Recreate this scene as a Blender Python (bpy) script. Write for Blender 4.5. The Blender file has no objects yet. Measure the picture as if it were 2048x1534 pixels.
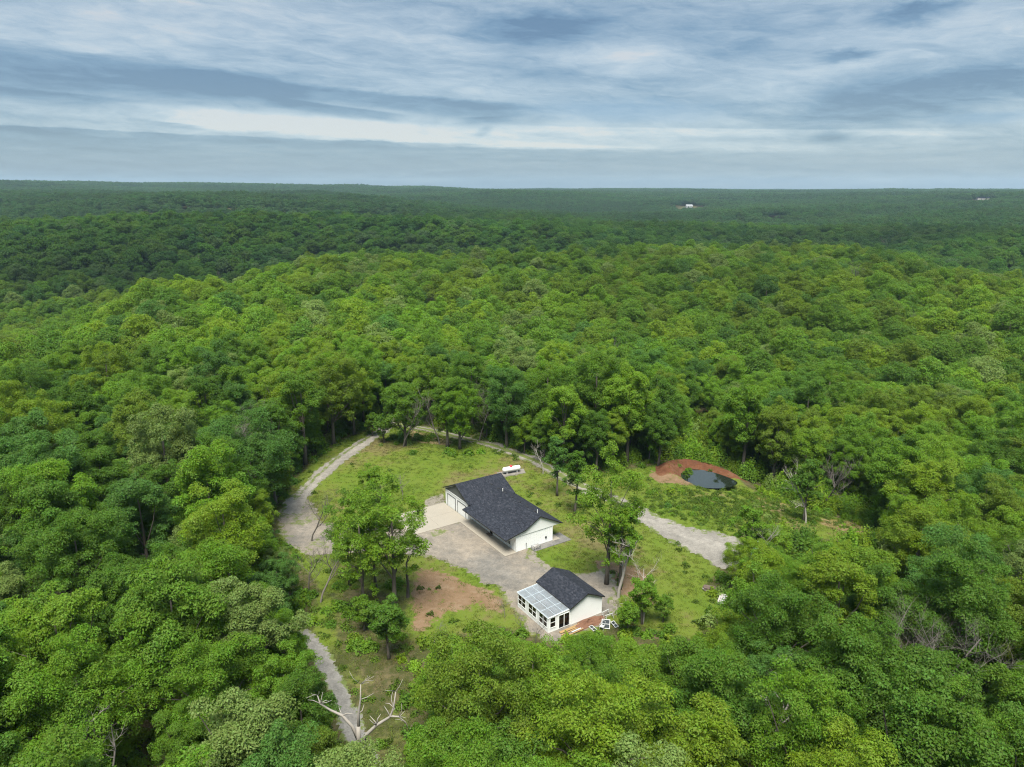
import bpy, math, random
import numpy as np
from mathutils import Vector, Matrix

SC = bpy.context.scene
COL = SC.collection
rng = np.random.default_rng(7)
random.seed(7)

# ------------------------------------------------------------------ camera
F_PX, CAM_H, HORIZON = 1422.0, 55.0, 379.0          # focal length in pixels of a 2048 wide frame
PITCH = math.atan((767 - HORIZON) / F_PX)
cam = bpy.data.cameras.new("camera")
cam.sensor_width = 36.0
cam.lens = 36.0 * F_PX / 2048.0
cam.clip_start, cam.clip_end = 0.5, 40000.0
cam_o = bpy.data.objects.new("camera", cam)
COL.objects.link(cam_o)
cam_o.location = (0, 0, CAM_H)
cam_o.rotation_euler = (math.pi / 2 - PITCH, 0, 0)
SC.camera = cam_o

# ------------------------------------------------------------------ light and exposure
SC.view_settings.view_transform = 'Standard'
SC.view_settings.look = 'None'
SC.view_settings.gamma = 1.0
SC.view_settings.use_curve_mapping = False
SC.view_settings.exposure = 2.65
SC.cycles.use_denoising = True
SC.cycles.denoiser = 'OPENIMAGEDENOISE'
SC.cycles.denoising_prefilter = 'NONE'
SC.cycles.denoising_input_passes = 'RGB_ALBEDO_NORMAL'
SC.cycles.filter_width = 1.15
SC.cycles.max_bounces = 6
SC.cycles.diffuse_bounces = 3
SC.cycles.glossy_bounces = 2
SC.cycles.transmission_bounces = 4
SC.cycles.transparent_max_bounces = 8
SC.cycles.volume_bounces = 0
SC.cycles.caustics_reflective = False
SC.cycles.caustics_refractive = False

SUN_EL, SUN_AZ = 66.0, 184.0                         # degrees; azimuth clockwise from +Y (high, behind the camera)
sun = bpy.data.lights.new("sun", 'SUN')
sun.energy = 1.5
sun.angle = math.radians(30)
sun.color = (1.0, 0.94, 0.82)
sun_o = bpy.data.objects.new("sun", sun)
COL.objects.link(sun_o)
_sd = Vector((math.sin(math.radians(SUN_AZ)) * math.cos(math.radians(SUN_EL)),
              math.cos(math.radians(SUN_AZ)) * math.cos(math.radians(SUN_EL)),
              math.sin(math.radians(SUN_EL))))
sun_o.rotation_euler = _sd.to_track_quat('Z', 'Y').to_euler()
sun_o.location = (0, -200, 300)


# ------------------------------------------------------------------ small node language
class Nodes:
    def __init__(self, tree):
        self.t = tree

    def new(self, typ, **kw):
        n = self.t.nodes.new(typ)
        for k, v in kw.items():
            setattr(n, k, v)
        return n

    def put(self, inp, v):
        if isinstance(v, V):
            self.t.links.new(v.s, inp)
        elif v is not None:
            if hasattr(inp.default_value, '__len__') and not hasattr(v, '__len__'):
                v = (v,) * len(inp.default_value)
            if hasattr(inp.default_value, '__len__') and len(inp.default_value) == 4 and len(v) == 3:
                v = (*v, 1.0)
            inp.default_value = v

    def math(self, op, a, b=None, c=None, clamp=False):
        n = self.new('ShaderNodeMath', operation=op, use_clamp=clamp)
        for i, x in enumerate((a, b, c)):
            if x is not None:
                self.put(n.inputs[i], x)
        return V(self, n.outputs[0])

    def vmath(self, op, a, b=None):
        n = self.new('ShaderNodeVectorMath', operation=op)
        self.put(n.inputs[0], a)
        if b is not None:
            self.put(n.inputs[1], b)
        return V(self, n.outputs[0])

    def smooth(self, x, a, b):
        n = self.new('ShaderNodeMapRange', interpolation_type='SMOOTHSTEP')
        self.put(n.inputs['Value'], x)
        n.inputs['From Min'].default_value, n.inputs['From Max'].default_value = a, b
        return V(self, n.outputs['Result'])

    def noise(self, vec, scale, detail=4.0, rough=0.55, dist=0.0):
        n = self.new('ShaderNodeTexNoise')
        self.put(n.inputs['Vector'], vec)
        n.inputs['Scale'].default_value, n.inputs['Detail'].default_value = scale, detail
        n.inputs['Roughness'].default_value, n.inputs['Distortion'].default_value = rough, dist
        return V(self, n.outputs[0])

    def mix(self, f, a, b):
        n = self.new('ShaderNodeMix', data_type='RGBA')
        self.put(n.inputs[0], f)
        self.put(n.inputs[6], a)
        self.put(n.inputs[7], b)
        return V(self, n.outputs[2])

    def ramp(self, x, stops):
        n = self.new('ShaderNodeValToRGB')
        while len(n.color_ramp.elements) < len(stops):
            n.color_ramp.elements.new(0.5)
        for e, (p, c) in zip(n.color_ramp.elements, stops):
            e.position, e.color = p, (*c, 1.0)
        self.put(n.inputs[0], x)
        return V(self, n.outputs[0])

    def combine(self, x, y, z):
        n = self.new('ShaderNodeCombineXYZ')
        for i, v in enumerate((x, y, z)):
            self.put(n.inputs[i], v)
        return V(self, n.outputs[0])

    def split(self, v):
        n = self.new('ShaderNodeSeparateXYZ')
        self.put(n.inputs[0], v)
        return [V(self, o) for o in n.outputs]

    def attr(self, name, typ='GEOMETRY'):
        n = self.new('ShaderNodeAttribute', attribute_name=name, attribute_type=typ)
        return V(self, n.outputs['Fac']), V(self, n.outputs['Color'])

    def geom(self, name='Position'):
        return V(self, self.new('ShaderNodeNewGeometry').outputs[name])

    def tex(self, name='Object'):
        return V(self, self.new('ShaderNodeTexCoord').outputs[name])


class V:
    def __init__(self, g, s):
        self.g, self.s = g, s

    def __add__(self, o): return self.g.math('ADD', self, o)
    __radd__ = __add__
    def __mul__(self, o): return self.g.math('MULTIPLY', self, o)
    __rmul__ = __mul__
    def __sub__(self, o): return self.g.math('SUBTRACT', self, o)
    def __rsub__(self, o): return self.g.math('SUBTRACT', o, self)
    def __truediv__(self, o): return self.g.math('DIVIDE', self, o)
    def __rtruediv__(self, o): return self.g.math('DIVIDE', o, self)


def srgb(r, g, b):
    return tuple(((c / 255) / 12.92 if c / 255 <= 0.04045 else ((c / 255 + 0.055) / 1.055) ** 2.4) for c in (r, g, b))


# ------------------------------------------------------------------ picture <-> place
_c, _s = math.cos(PITCH), math.sin(PITCH)


def ray(u, v):
    x, y = (u - 1024) / F_PX, -(v - 767) / F_PX
    return np.array([x, _c + y * _s, -_s + y * _c])


def at(u, v, z=0.0):
    d = ray(u, v)
    t = (z - CAM_H) / d[2]
    return np.array([d[0] * t, d[1] * t])


def project(p):
    p = np.atleast_2d(p)
    dx, dy, dz = p[:, 0], p[:, 1], p[:, 2] - CAM_H
    zc = dy * _c - dz * _s
    yc = dy * _s + dz * _c
    zc = np.where(zc < 0.5, np.nan, zc)
    return np.stack([1024 + F_PX * dx / zc, 767 - F_PX * yc / zc, zc], 1)


def in_poly(pts, poly):
    pts, poly = np.atleast_2d(pts)[:, :2], np.asarray(poly)
    x, y = pts[:, 0], pts[:, 1]
    inside = np.zeros(len(pts), bool)
    j = len(poly) - 1
    for i in range(len(poly)):
        xi, yi, xj, yj = *poly[i], *poly[j]
        with np.errstate(divide='ignore', invalid='ignore'):
            c = ((yi > y) != (yj > y)) & (x < (xj - xi) * (y - yi) / (yj - yi + 1e-12) + xi)
        inside ^= c
        j = i
    return inside


def poly_dist(pts, poly):
    """signed distance to a closed polygon, positive inside"""
    pts, poly = np.atleast_2d(pts)[:, :2], np.asarray(poly, float)
    best = np.full(len(pts), 1e9)
    for a, b in zip(poly, np.roll(poly, -1, 0)):
        ab = b - a
        t = np.clip(((pts - a) @ ab) / (ab @ ab + 1e-9), 0, 1)
        best = np.minimum(best, np.hypot(*(pts - a - t[:, None] * ab).T))
    return np.where(in_poly(pts, poly), best, -best)


def line_dist(pts, line):
    pts, line = np.atleast_2d(pts)[:, :2], np.asarray(line, float)
    best = np.full(len(pts), 1e9)
    for a, b in zip(line[:-1], line[1:]):
        ab = b - a
        t = np.clip(((pts - a) @ ab) / (ab @ ab + 1e-9), 0, 1)
        best = np.minimum(best, np.hypot(*(pts - a - t[:, None] * ab).T))
    return best


def sstep(x, a, b):
    t = np.clip((x - a) / (b - a), 0, 1)
    return t * t * (3 - 2 * t)


# ------------------------------------------------------------------ sky
def make_sky():
    w = bpy.data.worlds.new("World")
    SC.world = w
    w.use_nodes = True
    t = w.node_tree
    t.nodes.clear()
    g = Nodes(t)
    out = g.new('ShaderNodeOutputWorld')
    bg = g.new('ShaderNodeBackground')
    bg.inputs['Strength'].default_value = 0.1
    sky = g.new('ShaderNodeTexSky', sky_type='NISHITA')
    sky.sun_disc = False
    sky.sun_elevation = math.radians(SUN_EL)
    sky.sun_rotation = math.radians(SUN_AZ)
    sky.altitude = 300
    d = g.tex('Generated')
    x, y, z = g.split(d)
    zz = g.math('MAXIMUM', z, 0.0)
    D = 180 / math.pi
    az = g.math('ARCTAN2', x, y) * D
    el = g.math('ARCSINE', z) * D

    def ae(u, v):
        r = ray(u, v)
        return math.degrees(math.atan2(r[0], r[1])), math.degrees(math.atan2(r[2], math.hypot(r[0], r[1])))

    # clouds: broad layers drifting down to the right, ragged finer pieces, level streaks low down
    tilt = el + az * 0.085
    w1 = g.noise(g.combine(az * 0.045, tilt * 0.16, 1.0), 1.0, 3.0) - 0.5
    w2 = g.noise(g.combine(az * 0.12, tilt * 0.40, 5.0), 1.0, 4.0) - 0.5
    low = g.smooth(el, 9.0, 1.0)
    n1 = g.noise(g.combine(az * 0.050 + w1 * 0.5, tilt * 0.24 + w1 * 0.9, 0.3), 1.0, 4.0, 0.5)
    n2 = g.noise(g.combine(az * 0.11 + w2 * 0.9, tilt * 0.62 + w1 * 1.6 + w2 * 1.1, 4.1), 1.0, 7.0, 0.60, 0.25)
    n5 = g.noise(g.combine(az * 0.30 + w2 * 1.6, tilt * 1.35 + w2 * 2.4, 9.0), 1.0, 9.0, 0.66, 0.35)
    n3 = g.noise(g.combine(az * 0.075, el * 1.25 + w2 * 0.5, 2.0), 1.0, 9.0, 0.62, 0.5)      # level streaks of the low clouds
    n6 = g.noise(g.combine(az * 0.42, el * 2.6 + w2, 3.0), 1.0, 9.0, 0.68, 0.5)
    n4 = g.noise(g.combine(az * 0.36 + w2, el * 0.85, 7.0), 1.0, 10.0, 0.66, 0.35)          # ragged puffs
    wob = (n3 - 0.5) * 1.5 + (n5 - 0.5) * 0.8
    wob2 = (n4 - 0.5) * 2.6
    val = 0.55 + (n1 - 0.5) * 0.62 + (n2 - 0.5) * 0.70 + (n5 - 0.5) * 0.62 + (n3 - 0.5) * low * 0.40 + (n6 - 0.5) * 0.22

    def ellipse(u, v, ru, rv, amount, slope=0.0, rag=0.6, soft=(1.0, 0.15)):
        a0, e0 = ae(u, v)
        sx, sy = ru / 1422 * 57.3, rv / 1422 * 57.3
        da = az - a0
        p = da / sx
        q = (el - e0 - da * slope + wob2 * 0.35 * rag + wob * 0.3 * rag) / sy
        r = g.math('SQRT', p * p + q * q)
        return g.smooth(r, *soft) * amount

    def roll(pts, top, bottom, amount, u0, u1, fade=90, rag=0.3):
        """a long roll of cloud: sharp upper edge, softer base, along the points (u, v)"""
        (u_a, v_a), (u_b, v_b) = pts
        a0, e0 = ae(u_a, v_a)
        a1, e1 = ae(u_b, v_b)
        line = (az - a0) * ((e1 - e0) / (a1 - a0)) + e0
        h = el - line + wob * rag + wob2 * rag * 0.35
        deg = 57.3 / 1422
        up = g.smooth(h, top * deg, top * deg * 0.55)
        dn = g.smooth(h, -bottom * deg, -bottom * deg * 0.1)
        f = 57.3 / 1422
        left = g.smooth(az, ae(u0 - fade, 200)[0], ae(u0 + fade, 200)[0])
        right = g.smooth(az, ae(u1 + fade, 200)[0], ae(u1 - fade, 200)[0])
        return up * dn * left * right * amount * (0.62 + n5 * 0.45 + n2 * 0.35)

    # broad features
    val = val + ellipse(40, 70, 330, 75, 0.22) + ellipse(1260, 118, 190, 40, 0.20) + ellipse(1985, 95, 150, 40, 0.16, 0.10)
    val = val + ellipse(700, 70, 420, 90, 0.10) + ellipse(700, 235, 520, 55, 0.16, -0.06, 1.0)
    val = val - ellipse(1080, 62, 200, 48, 0.36, 0.03) - ellipse(1840, 185, 340, 75, 0.34, 0.17) - ellipse(1500, 70, 260, 60, 0.12)
    # the long dark roll and its companions
    val = val - roll([(0, 130), (620, 196)], 44, 50, 0.40, -2600, 520, 160, 0.35)
    val = val - roll([(560, 184), (1090, 232)], 22, 26, 0.36, 420, 1060, 120, 0.30)
    val = val - roll([(540, 204), (830, 241)], 11, 14, 0.34, 545, 800, 45, 0.12)
    val = val - roll([(0, 186), (300, 214)], 12, 16, 0.30, -900, 250, 100, 0.25)
    val = val - roll([(280, 244), (410, 256)], 5, 7, 0.28, 300, 395, 30, 0.08)
    val = val - roll([(0, 256), (900, 292)], 6, 30, 0.24, -2000, 980, 130, 0.25)
    val = val - roll([(930, 243), (1010, 240)], 9, 10, 0.26, 925, 1000, 28, 0.12)
    val = val + roll([(300, 236), (1000, 285)], 30, 16, 0.26, 200, 1060, 200, 0.5)
    val = val + roll([(1030, 258), (1980, 265)], 9, 11, 0.16, 1010, 1950, 120, 0.12)
    val = val + roll([(1030, 292), (1500, 312)], 12, 12, 0.22, 1020, 1300, 120, 0.18)
    val = val + roll([(1080, 250), (2000, 268)], 5, 6, 0.10, 1400, 1960, 120, 0.05)
    # ragged dark scraps
    val = val - ellipse(1822, 30, 105, 24, 0.42, 0.10, 1.8) - ellipse(1690, 113, 72, 14, 0.34, 0.04, 1.4)
    val = val - ellipse(966, 264, 26, 12, 0.30, 0.2, 0.9) - ellipse(1180, 304, 26, 7, 0.26, 0.0, 0.6)
    val = val - ellipse(1660, 276, 50, 18, 0.20, 0.0, 1.2)
    val = (val - 0.56) * 1.42 + 0.54
    # flat slate bank along the horizon
    bank_edge = el - ae(1024, 300)[1] + az * 0.012 + wob * 0.45
    bank = g.smooth(bank_edge, 0.35, -0.25)
    target = 0.20 + (n3 - 0.5) * 0.55 + (n6 - 0.5) * 0.50 + g.smooth(az, -5.0, 30.0) * 0.14
    val = val * (1 - bank) + target * bank
    val = g.math('MULTIPLY', val, 1.0, clamp=True)
    cloud = g.ramp(val, [(0.0, srgb(80, 113, 142)), (0.2, srgb(110, 142, 167)), (0.42, srgb(145, 168, 185)),
                         (0.66, srgb(175, 192, 203)), (0.85, srgb(197, 208, 213)), (1.0, srgb(216, 216, 213))])
    # bluer openings
    blue = ellipse(1250, 222, 270, 30, 0.50, -0.03, 1.2) + ellipse(1980, 235, 120, 14, 0.45, 0.0, 0.8)
    cloud = g.mix(blue, cloud, srgb(104, 150, 188))
    gain = g.vmath('SCALE', cloud)
    # strength 0.1 and exposure +2.65; an overcast sky is brightest overhead
    g.put(gain.s.node.inputs['Scale'], (1.0 + 2.2 * g.math('MAXIMUM', z - 0.22, 0.0)) * (10.0 * 2 ** -2.65 * 0.77))
    mixed = g.mix(0.93, V(g, sky.outputs[0]), gain)
    g.put(bg.inputs['Color'], mixed)
    t.links.new(bg.outputs[0], out.inputs['Surface'])


make_sky()


# ------------------------------------------------------------------ materials
def mat(name):
    m = bpy.data.materials.new(name)
    m.use_nodes = True
    g = Nodes(m.node_tree)
    b = m.node_tree.nodes['Principled BSDF']
    return m, g, b


def plain(name, color, rough=0.6, noise=0.10, scale=3.0, metal=0.0, spec=0.4, bump=0.0):
    """a base colour with fine uneven wear, so that nothing is perfectly flat"""
    m, g, b = mat(name)
    p = g.tex('Object')
    n = g.noise(p, scale, 6.0, 0.65)
    n2 = g.noise(p, scale * 9, 3.0, 0.6)
    f = (n * 0.7 + n2 * 0.3 - 0.5) * (2 * noise) + 1.0
    c = g.vmath('SCALE', color)
    g.put(c.s.node.inputs['Scale'], f)
    g.put(b.inputs['Base Color'], c)
    b.inputs['Roughness'].default_value = rough
    b.inputs['Metallic'].default_value = metal
    b.inputs['Specular IOR Level'].default_value = spec
    if bump:
        bn = g.new('ShaderNodeBump')
        bn.inputs['Distance'].default_value = bump
        g.put(bn.inputs['Height'], n2)
        m.node_tree.links.new(bn.outputs[0], b.inputs['Normal'])
    return m


def leaf_material(name, source):
    """source: 'object' (the tree's own colour) or 'random' (a colour per standing tree of the far wood)"""
    m, g, b = mat(name)
    info = g.new('ShaderNodeObjectInfo')
    if source == 'object':
        base = V(g, info.outputs['Color'])
    else:
        _, base = g.attr('tint', 'INSTANCER')
    r, _ = g.attr('leaf')
    hs = g.new('ShaderNodeHueSaturation')
    g.put(hs.inputs['Hue'], 0.5 + (r - 0.5) * 0.035 + (g.noise(g.tex('Object'), 0.3, 2.0) - 0.5) * 0.03)
    inside = g.noise(g.tex('Object'), 0.42, 3.0, 0.6)          # young and old growth within one crown
    g.put(hs.inputs['Value'], 0.60 + r * 0.62 + inside * 0.36)
    g.put(hs.inputs['Saturation'], 1.12 - inside * 0.22)
    g.put(hs.inputs['Color'], base)
    c = V(g, hs.outputs[0])
    g.put(b.inputs['Base Color'], c)
    b.inputs['Roughness'].default_value = 0.6
    b.inputs['Specular IOR Level'].default_value = 0.2
    tr = g.new('ShaderNodeBsdfTranslucent')
    warm = g.new('ShaderNodeMix', data_type='RGBA', blend_type='MULTIPLY')
    warm.inputs[0].default_value = 1.0
    g.put(warm.inputs[6], c)
    warm.inputs[7].default_value = (1.25, 1.25, 0.7, 1)
    m.node_tree.links.new(warm.outputs[2], tr.inputs['Color'])
    mx = g.new('ShaderNodeMixShader')
    mx.inputs[0].default_value = 0.46
    L = m.node_tree.links
    L.new(b.outputs[0], mx.inputs[1])
    L.new(tr.outputs[0], mx.inputs[2])
    L.new(mx.outputs[0], m.node_tree.nodes['Material Output'].inputs['Surface'])
    return m


M = {}
M['leaf'] = leaf_material('tree_leaves', 'object')
M['leaf_far'] = leaf_material('wood_leaves', 'random')
M['bark'] = plain('bark', (0.105, 0.09, 0.075), 0.9, 0.45, 2.0)
M['dead_bark'] = plain('weathered_wood', (0.27, 0.25, 0.225), 0.85, 0.35, 2.5)
M['grey_twig'] = plain('grey_twigs', (0.125, 0.112, 0.10), 0.9, 0.3, 2.5)
M['dark_dead'] = plain('dark_dead_bark', (0.07, 0.058, 0.05), 0.9, 0.4, 2.0)
M['white'] = plain('white_siding', (0.78, 0.80, 0.80), 0.55, 0.06, 1.2)
M['white_trim'] = plain('white_trim', (0.74, 0.76, 0.76), 0.45, 0.04, 2.0)
M['grey_gable'] = plain('grey_gable_siding', (0.10, 0.11, 0.105), 0.7, 0.10, 2.0)
M['black'] = plain('black_fascia', (0.018, 0.018, 0.02), 0.5, 0.15, 2.0)
M['concrete'] = plain('concrete', (0.245, 0.222, 0.185), 0.85, 0.14, 0.45, bump=0.004)
M['tank'] = plain('tank_paint', (0.62, 0.62, 0.62), 0.3, 0.04, 2.0, spec=0.5)
M['red'] = plain('red_dome', (0.55, 0.03, 0.05), 0.4, 0.05, 3.0)
M['steel'] = plain('grey_steel', (0.35, 0.36, 0.37), 0.4, 0.15, 4.0, metal=0.6)
M['lumber'] = plain('sawn_lumber', (0.27, 0.175, 0.075), 0.75, 0.22, 2.2)
M['old_wood'] = plain('weathered_boards', (0.34, 0.32, 0.31), 0.85, 0.30, 3.0)
M['dark_wood'] = plain('dark_boards', (0.10, 0.075, 0.06), 0.85, 0.30, 3.0)
M['mulch'] = plain('bark_mulch', (0.13, 0.065, 0.04), 0.95, 0.55, 4.0)
M['pvc'] = plain('white_pipe', (0.75, 0.75, 0.74), 0.4, 0.05, 3.0)
M['old_white'] = plain('weathered_white_paint', (0.36, 0.37, 0.37), 0.6, 0.2, 3.0)
M['blue_tarp'] = plain('pale_blue_sheet', (0.42, 0.52, 0.66), 0.5, 0.2, 1.5)
M['metal_roof'] = plain('pale_metal_roof', (0.30, 0.31, 0.32), 0.4, 0.08, 0.5)
M['rust'] = plain('rusty_steel', (0.16, 0.03, 0.02), 0.8, 0.4, 3.0)


def make_dark_glass():
    m, g, b = mat('dark_window_glass')
    n = g.noise(g.tex('Object'), 0.8, 2.0)
    g.put(b.inputs['Base Color'], g.mix(n, (0.012, 0.016, 0.017), (0.03, 0.036, 0.034)))
    b.inputs['Roughness'].default_value = 0.06
    b.inputs['Specular IOR Level'].default_value = 0.6
    return m


def make_clear_glass():
    m, g, b = mat('clear_window_glass')
    tr = g.new('ShaderNodeBsdfTransparent')
    tr.inputs[0].default_value = (0.62, 0.70, 0.66, 1)
    gl = g.new('ShaderNodeBsdfGlossy')
    gl.inputs['Roughness'].default_value = 0.03
    fr = g.new('ShaderNodeFresnel')
    fr.inputs['IOR'].default_value = 1.5
    mx = g.new('ShaderNodeMixShader')
    L = m.node_tree.links
    L.new(fr.outputs[0], mx.inputs[0])
    L.new(tr.outputs[0], mx.inputs[1])
    L.new(gl.outputs[0], mx.inputs[2])
    L.new(mx.outputs[0], m.node_tree.nodes['Material Output'].inputs['Surface'])
    return m


def make_polycarbonate():
    m, g, b = mat('clear_corrugated_sheet')
    p = g.tex('Object')
    x, y, z = g.split(p)
    rib = g.math('SINE', x * 42.0)
    dirt = g.noise(p, 1.6, 5.0, 0.6)
    b.inputs['Base Color'].default_value = (0.50, 0.52, 0.55, 1)
    b.inputs['Roughness'].default_value = 0.16
    bn = g.new('ShaderNodeBump')
    bn.inputs['Distance'].default_value = 0.012
    g.put(bn.inputs['Height'], rib)
    m.node_tree.links.new(bn.outputs[0], b.inputs['Normal'])
    tr = g.new('ShaderNodeBsdfTransparent')
    tr.inputs[0].default_value = (0.76, 0.80, 0.83, 1)
    mx = g.new('ShaderNodeMixShader')
    g.put(mx.inputs[0], 0.10 + dirt * 0.20)
    L = m.node_tree.links
    L.new(tr.outputs[0], mx.inputs[1])
    L.new(b.outputs[0], mx.inputs[2])
    L.new(mx.outputs[0], m.node_tree.nodes['Material Output'].inputs['Surface'])
    return m


def make_shingles():
    m, g, b = mat('charcoal_shingles')
    p = g.tex('Object')
    vo = g.new('ShaderNodeTexVoronoi')
    g.put(vo.inputs['Vector'], g.vmath('MULTIPLY', p, (3.2, 5.5, 5.5)))
    vo.inputs['Scale'].default_value = 1.0
    _r = V(g, vo.outputs['Color'])
    cell = g.split(_r)[0]
    patch = g.noise(p, 0.7, 4.0)
    fine = g.noise(p, 30.0, 2.0)
    f = cell * 0.62 + patch * 0.25 + fine * 0.25
    g.put(b.inputs['Base Color'], g.ramp(f, [(0.15, (0.009, 0.011, 0.016)), (0.5, (0.016, 0.019, 0.027)), (0.8, (0.026, 0.029, 0.039)), (1.0, (0.055, 0.058, 0.070))]))
    b.inputs['Roughness'].default_value = 0.85
    b.inputs['Specular IOR Level'].default_value = 0.18
    bn = g.new('ShaderNodeBump')
    bn.inputs['Distance'].default_value = 0.012
    g.put(bn.inputs['Height'], cell)
    m.node_tree.links.new(bn.outputs[0], b.inputs['Normal'])
    return m


def make_gravel(name, a, c, weeds):
    m, g, b = mat(name)
    p = g.geom()
    big = g.noise(p, 0.09, 4.0, 0.6)
    mid = g.noise(p, 0.8, 5.0, 0.65)
    fine = g.noise(p, 9.0, 3.0, 0.7)
    vo = g.new('ShaderNodeTexVoronoi')
    g.put(vo.inputs['Vector'], p)
    vo.inputs['Scale'].default_value = 6.0
    stone = g.split(V(g, vo.outputs['Color']))[0]
    col = g.mix(g.smooth(big * 0.7 + mid * 0.3, 0.32, 0.66), a, c)
    rut, _ = g.attr('rut')
    f = (0.62 + fine * 0.40 + stone * 0.22 + (mid - 0.5) * 0.55) * (1.0 + rut * 0.22)
    s = g.vmath('SCALE', col)
    g.put(s.s.node.inputs['Scale'], f)
    w, _ = g.attr('weeds')
    wm = g.smooth(w + (g.noise(p, 0.7, 5.0, 0.7) - 0.5) * 1.5, 0.42, 0.62)
    g.put(b.inputs['Base Color'], g.mix(wm * weeds, s, g.mix(mid, (0.055, 0.10, 0.016), (0.12, 0.135, 0.03))))
    b.inputs['Roughness'].default_value = 0.95
    b.inputs['Specular IOR Level'].default_value = 0.15
    bn = g.new('ShaderNodeBump')
    bn.inputs['Distance'].default_value = 0.05
    g.put(bn.inputs['Height'], fine + stone * 0.6)
    m.node_tree.links.new(bn.outputs[0], b.inputs['Normal'])
    return m


def lawn_color(g, p):
    a = g.noise(p, 0.055, 4.0, 0.55, 0.4)
    c = g.noise(p, 0.33, 5.0, 0.65, 0.3)
    d = g.noise(p, 1.7, 4.0, 0.7)
    f = a * 0.60 + c * 0.27 + d * 0.13
    return g.ramp(f, [(0.30, (0.055, 0.096, 0.012)), (0.42, (0.076, 0.118, 0.013)), (0.52, (0.092, 0.122, 0.018)), (0.57, (0.112, 0.108, 0.036)), (0.68, (0.130, 0.104, 0.054))])


def make_ground():
    m, g, b = mat('ground_soil_and_turf')
    p = g.geom()
    lawn, _ = g.attr('lawn')
    soil, _ = g.attr('soil')
    tan, _ = g.attr('tan')
    clay, _ = g.attr('clay')
    pale, _ = g.attr('pale')
    n1 = g.noise(p, 0.25, 6.0, 0.68)
    n2 = g.noise(p, 1.1, 5.0, 0.7)
    n3 = g.noise(p, 6.0, 3.0, 0.7)
    edge = (n1 - 0.5) * 1.3 + (n2 - 0.5) * 0.9
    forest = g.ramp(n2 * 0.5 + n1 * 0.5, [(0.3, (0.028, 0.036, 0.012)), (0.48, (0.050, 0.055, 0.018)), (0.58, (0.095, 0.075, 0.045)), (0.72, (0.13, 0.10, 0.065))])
    turf = lawn_color(g, p)
    soilc = g.ramp(n1 * 0.55 + n2 * 0.45, [(0.32, (0.095, 0.064, 0.034)), (0.5, (0.150, 0.098, 0.058)), (0.68, (0.195, 0.143, 0.096))])
    clayc = g.ramp(n1 * 0.5 + n2 * 0.5, [(0.34, (0.060, 0.026, 0.014)), (0.5, (0.100, 0.042, 0.022)), (0.68, (0.145, 0.085, 0.050))])
    tanc = g.ramp(n2, [(0.3, (0.14, 0.115, 0.05)), (0.6, (0.22, 0.17, 0.09))])
    palec = g.ramp(n2 * 0.6 + n3 * 0.4, [(0.3, (0.12, 0.108, 0.088)), (0.65, (0.21, 0.19, 0.16))])
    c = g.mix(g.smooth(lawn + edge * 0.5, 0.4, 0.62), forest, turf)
    c = g.mix(g.smooth(tan + edge * 0.7, 0.42, 0.70), c, tanc)
    c = g.mix(g.smooth(soil * 0.86 + edge * 1.5, 0.40, 0.68), c, soilc)
    c = g.mix(g.smooth(pale + edge * 0.8, 0.45, 0.60), c, palec)
    c = g.mix(g.smooth(clay + edge * 0.5, 0.42, 0.60), c, clayc)
    s = g.vmath('SCALE', c)
    g.put(s.s.node.inputs['Scale'], 0.75 + n3 * 0.5)
    g.put(b.inputs['Base Color'], s)
    b.inputs['Roughness'].default_value = 0.95
    b.inputs['Specular IOR Level'].default_value = 0.12
    bn = g.new('ShaderNodeBump')
    bn.inputs['Distance'].default_value = 0.18
    g.put(bn.inputs['Height'], n2 * 0.6 + n3 * 0.4)
    m.node_tree.links.new(bn.outputs[0], b.inputs['Normal'])
    return m


def make_grass():
    m, g, b = mat('grass_blades')
    pos = V(g, g.new('ShaderNodeObjectInfo').outputs['Location'])
    c = lawn_color(g, pos)
    r, _ = g.attr('leaf')
    s = g.vmath('SCALE', c)
    g.put(s.s.node.inputs['Scale'], 0.7 + r * 0.6)
    _, tint = g.attr('tint', 'INSTANCER')
    mul = g.new('ShaderNodeMix', data_type='RGBA', blend_type='MULTIPLY')
    mul.inputs[0].default_value = 1.0
    g.put(mul.inputs[6], s)
    g.put(mul.inputs[7], tint)
    m.node_tree.links.new(mul.outputs[2], b.inputs['Base Color'])
    b.inputs['Roughness'].default_value = 0.7
    b.inputs['Specular IOR Level'].default_value = 0.2
    return m


def make_water():
    m, g, b = mat('pond_water')
    b.inputs['Base Color'].default_value = (0.012, 0.017, 0.012, 1)
    b.inputs['Roughness'].default_value = 0.03
    b.inputs['Specular IOR Level'].default_value = 1.0
    b.inputs['IOR'].default_value = 1.6
    bn = g.new('ShaderNodeBump')
    bn.inputs['Distance'].default_value = 0.004
    g.put(bn.inputs['Height'], g.noise(g.geom(), 1.5, 3.0))
    m.node_tree.links.new(bn.outputs[0], b.inputs['Normal'])
    return m


M['dark_glass'] = make_dark_glass()
M['glass'] = make_clear_glass()
M['poly'] = make_polycarbonate()
M['shingle'] = make_shingles()
M['gravel'] = make_gravel('pale_gravel', (0.160, 0.150, 0.134), (0.225, 0.21, 0.188), 0.9)
M['gravel_yard'] = make_gravel('buff_gravel', (0.135, 0.127, 0.115), (0.215, 0.185, 0.150), 0.8)
M['gravel_grey'] = make_gravel('grey_gravel', (0.125, 0.122, 0.116), (0.185, 0.178, 0.168), 0.9)
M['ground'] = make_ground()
M['grass'] = make_grass()
M['water'] = make_water()


# ------------------------------------------------------------------ object helpers
def tag(o, label=None, cat=None, group=None, kind=None):
    for k, v in (('label', label), ('category', cat), ('group', group), ('kind', kind)):
        if v:
            o[k] = v
    return o


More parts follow.
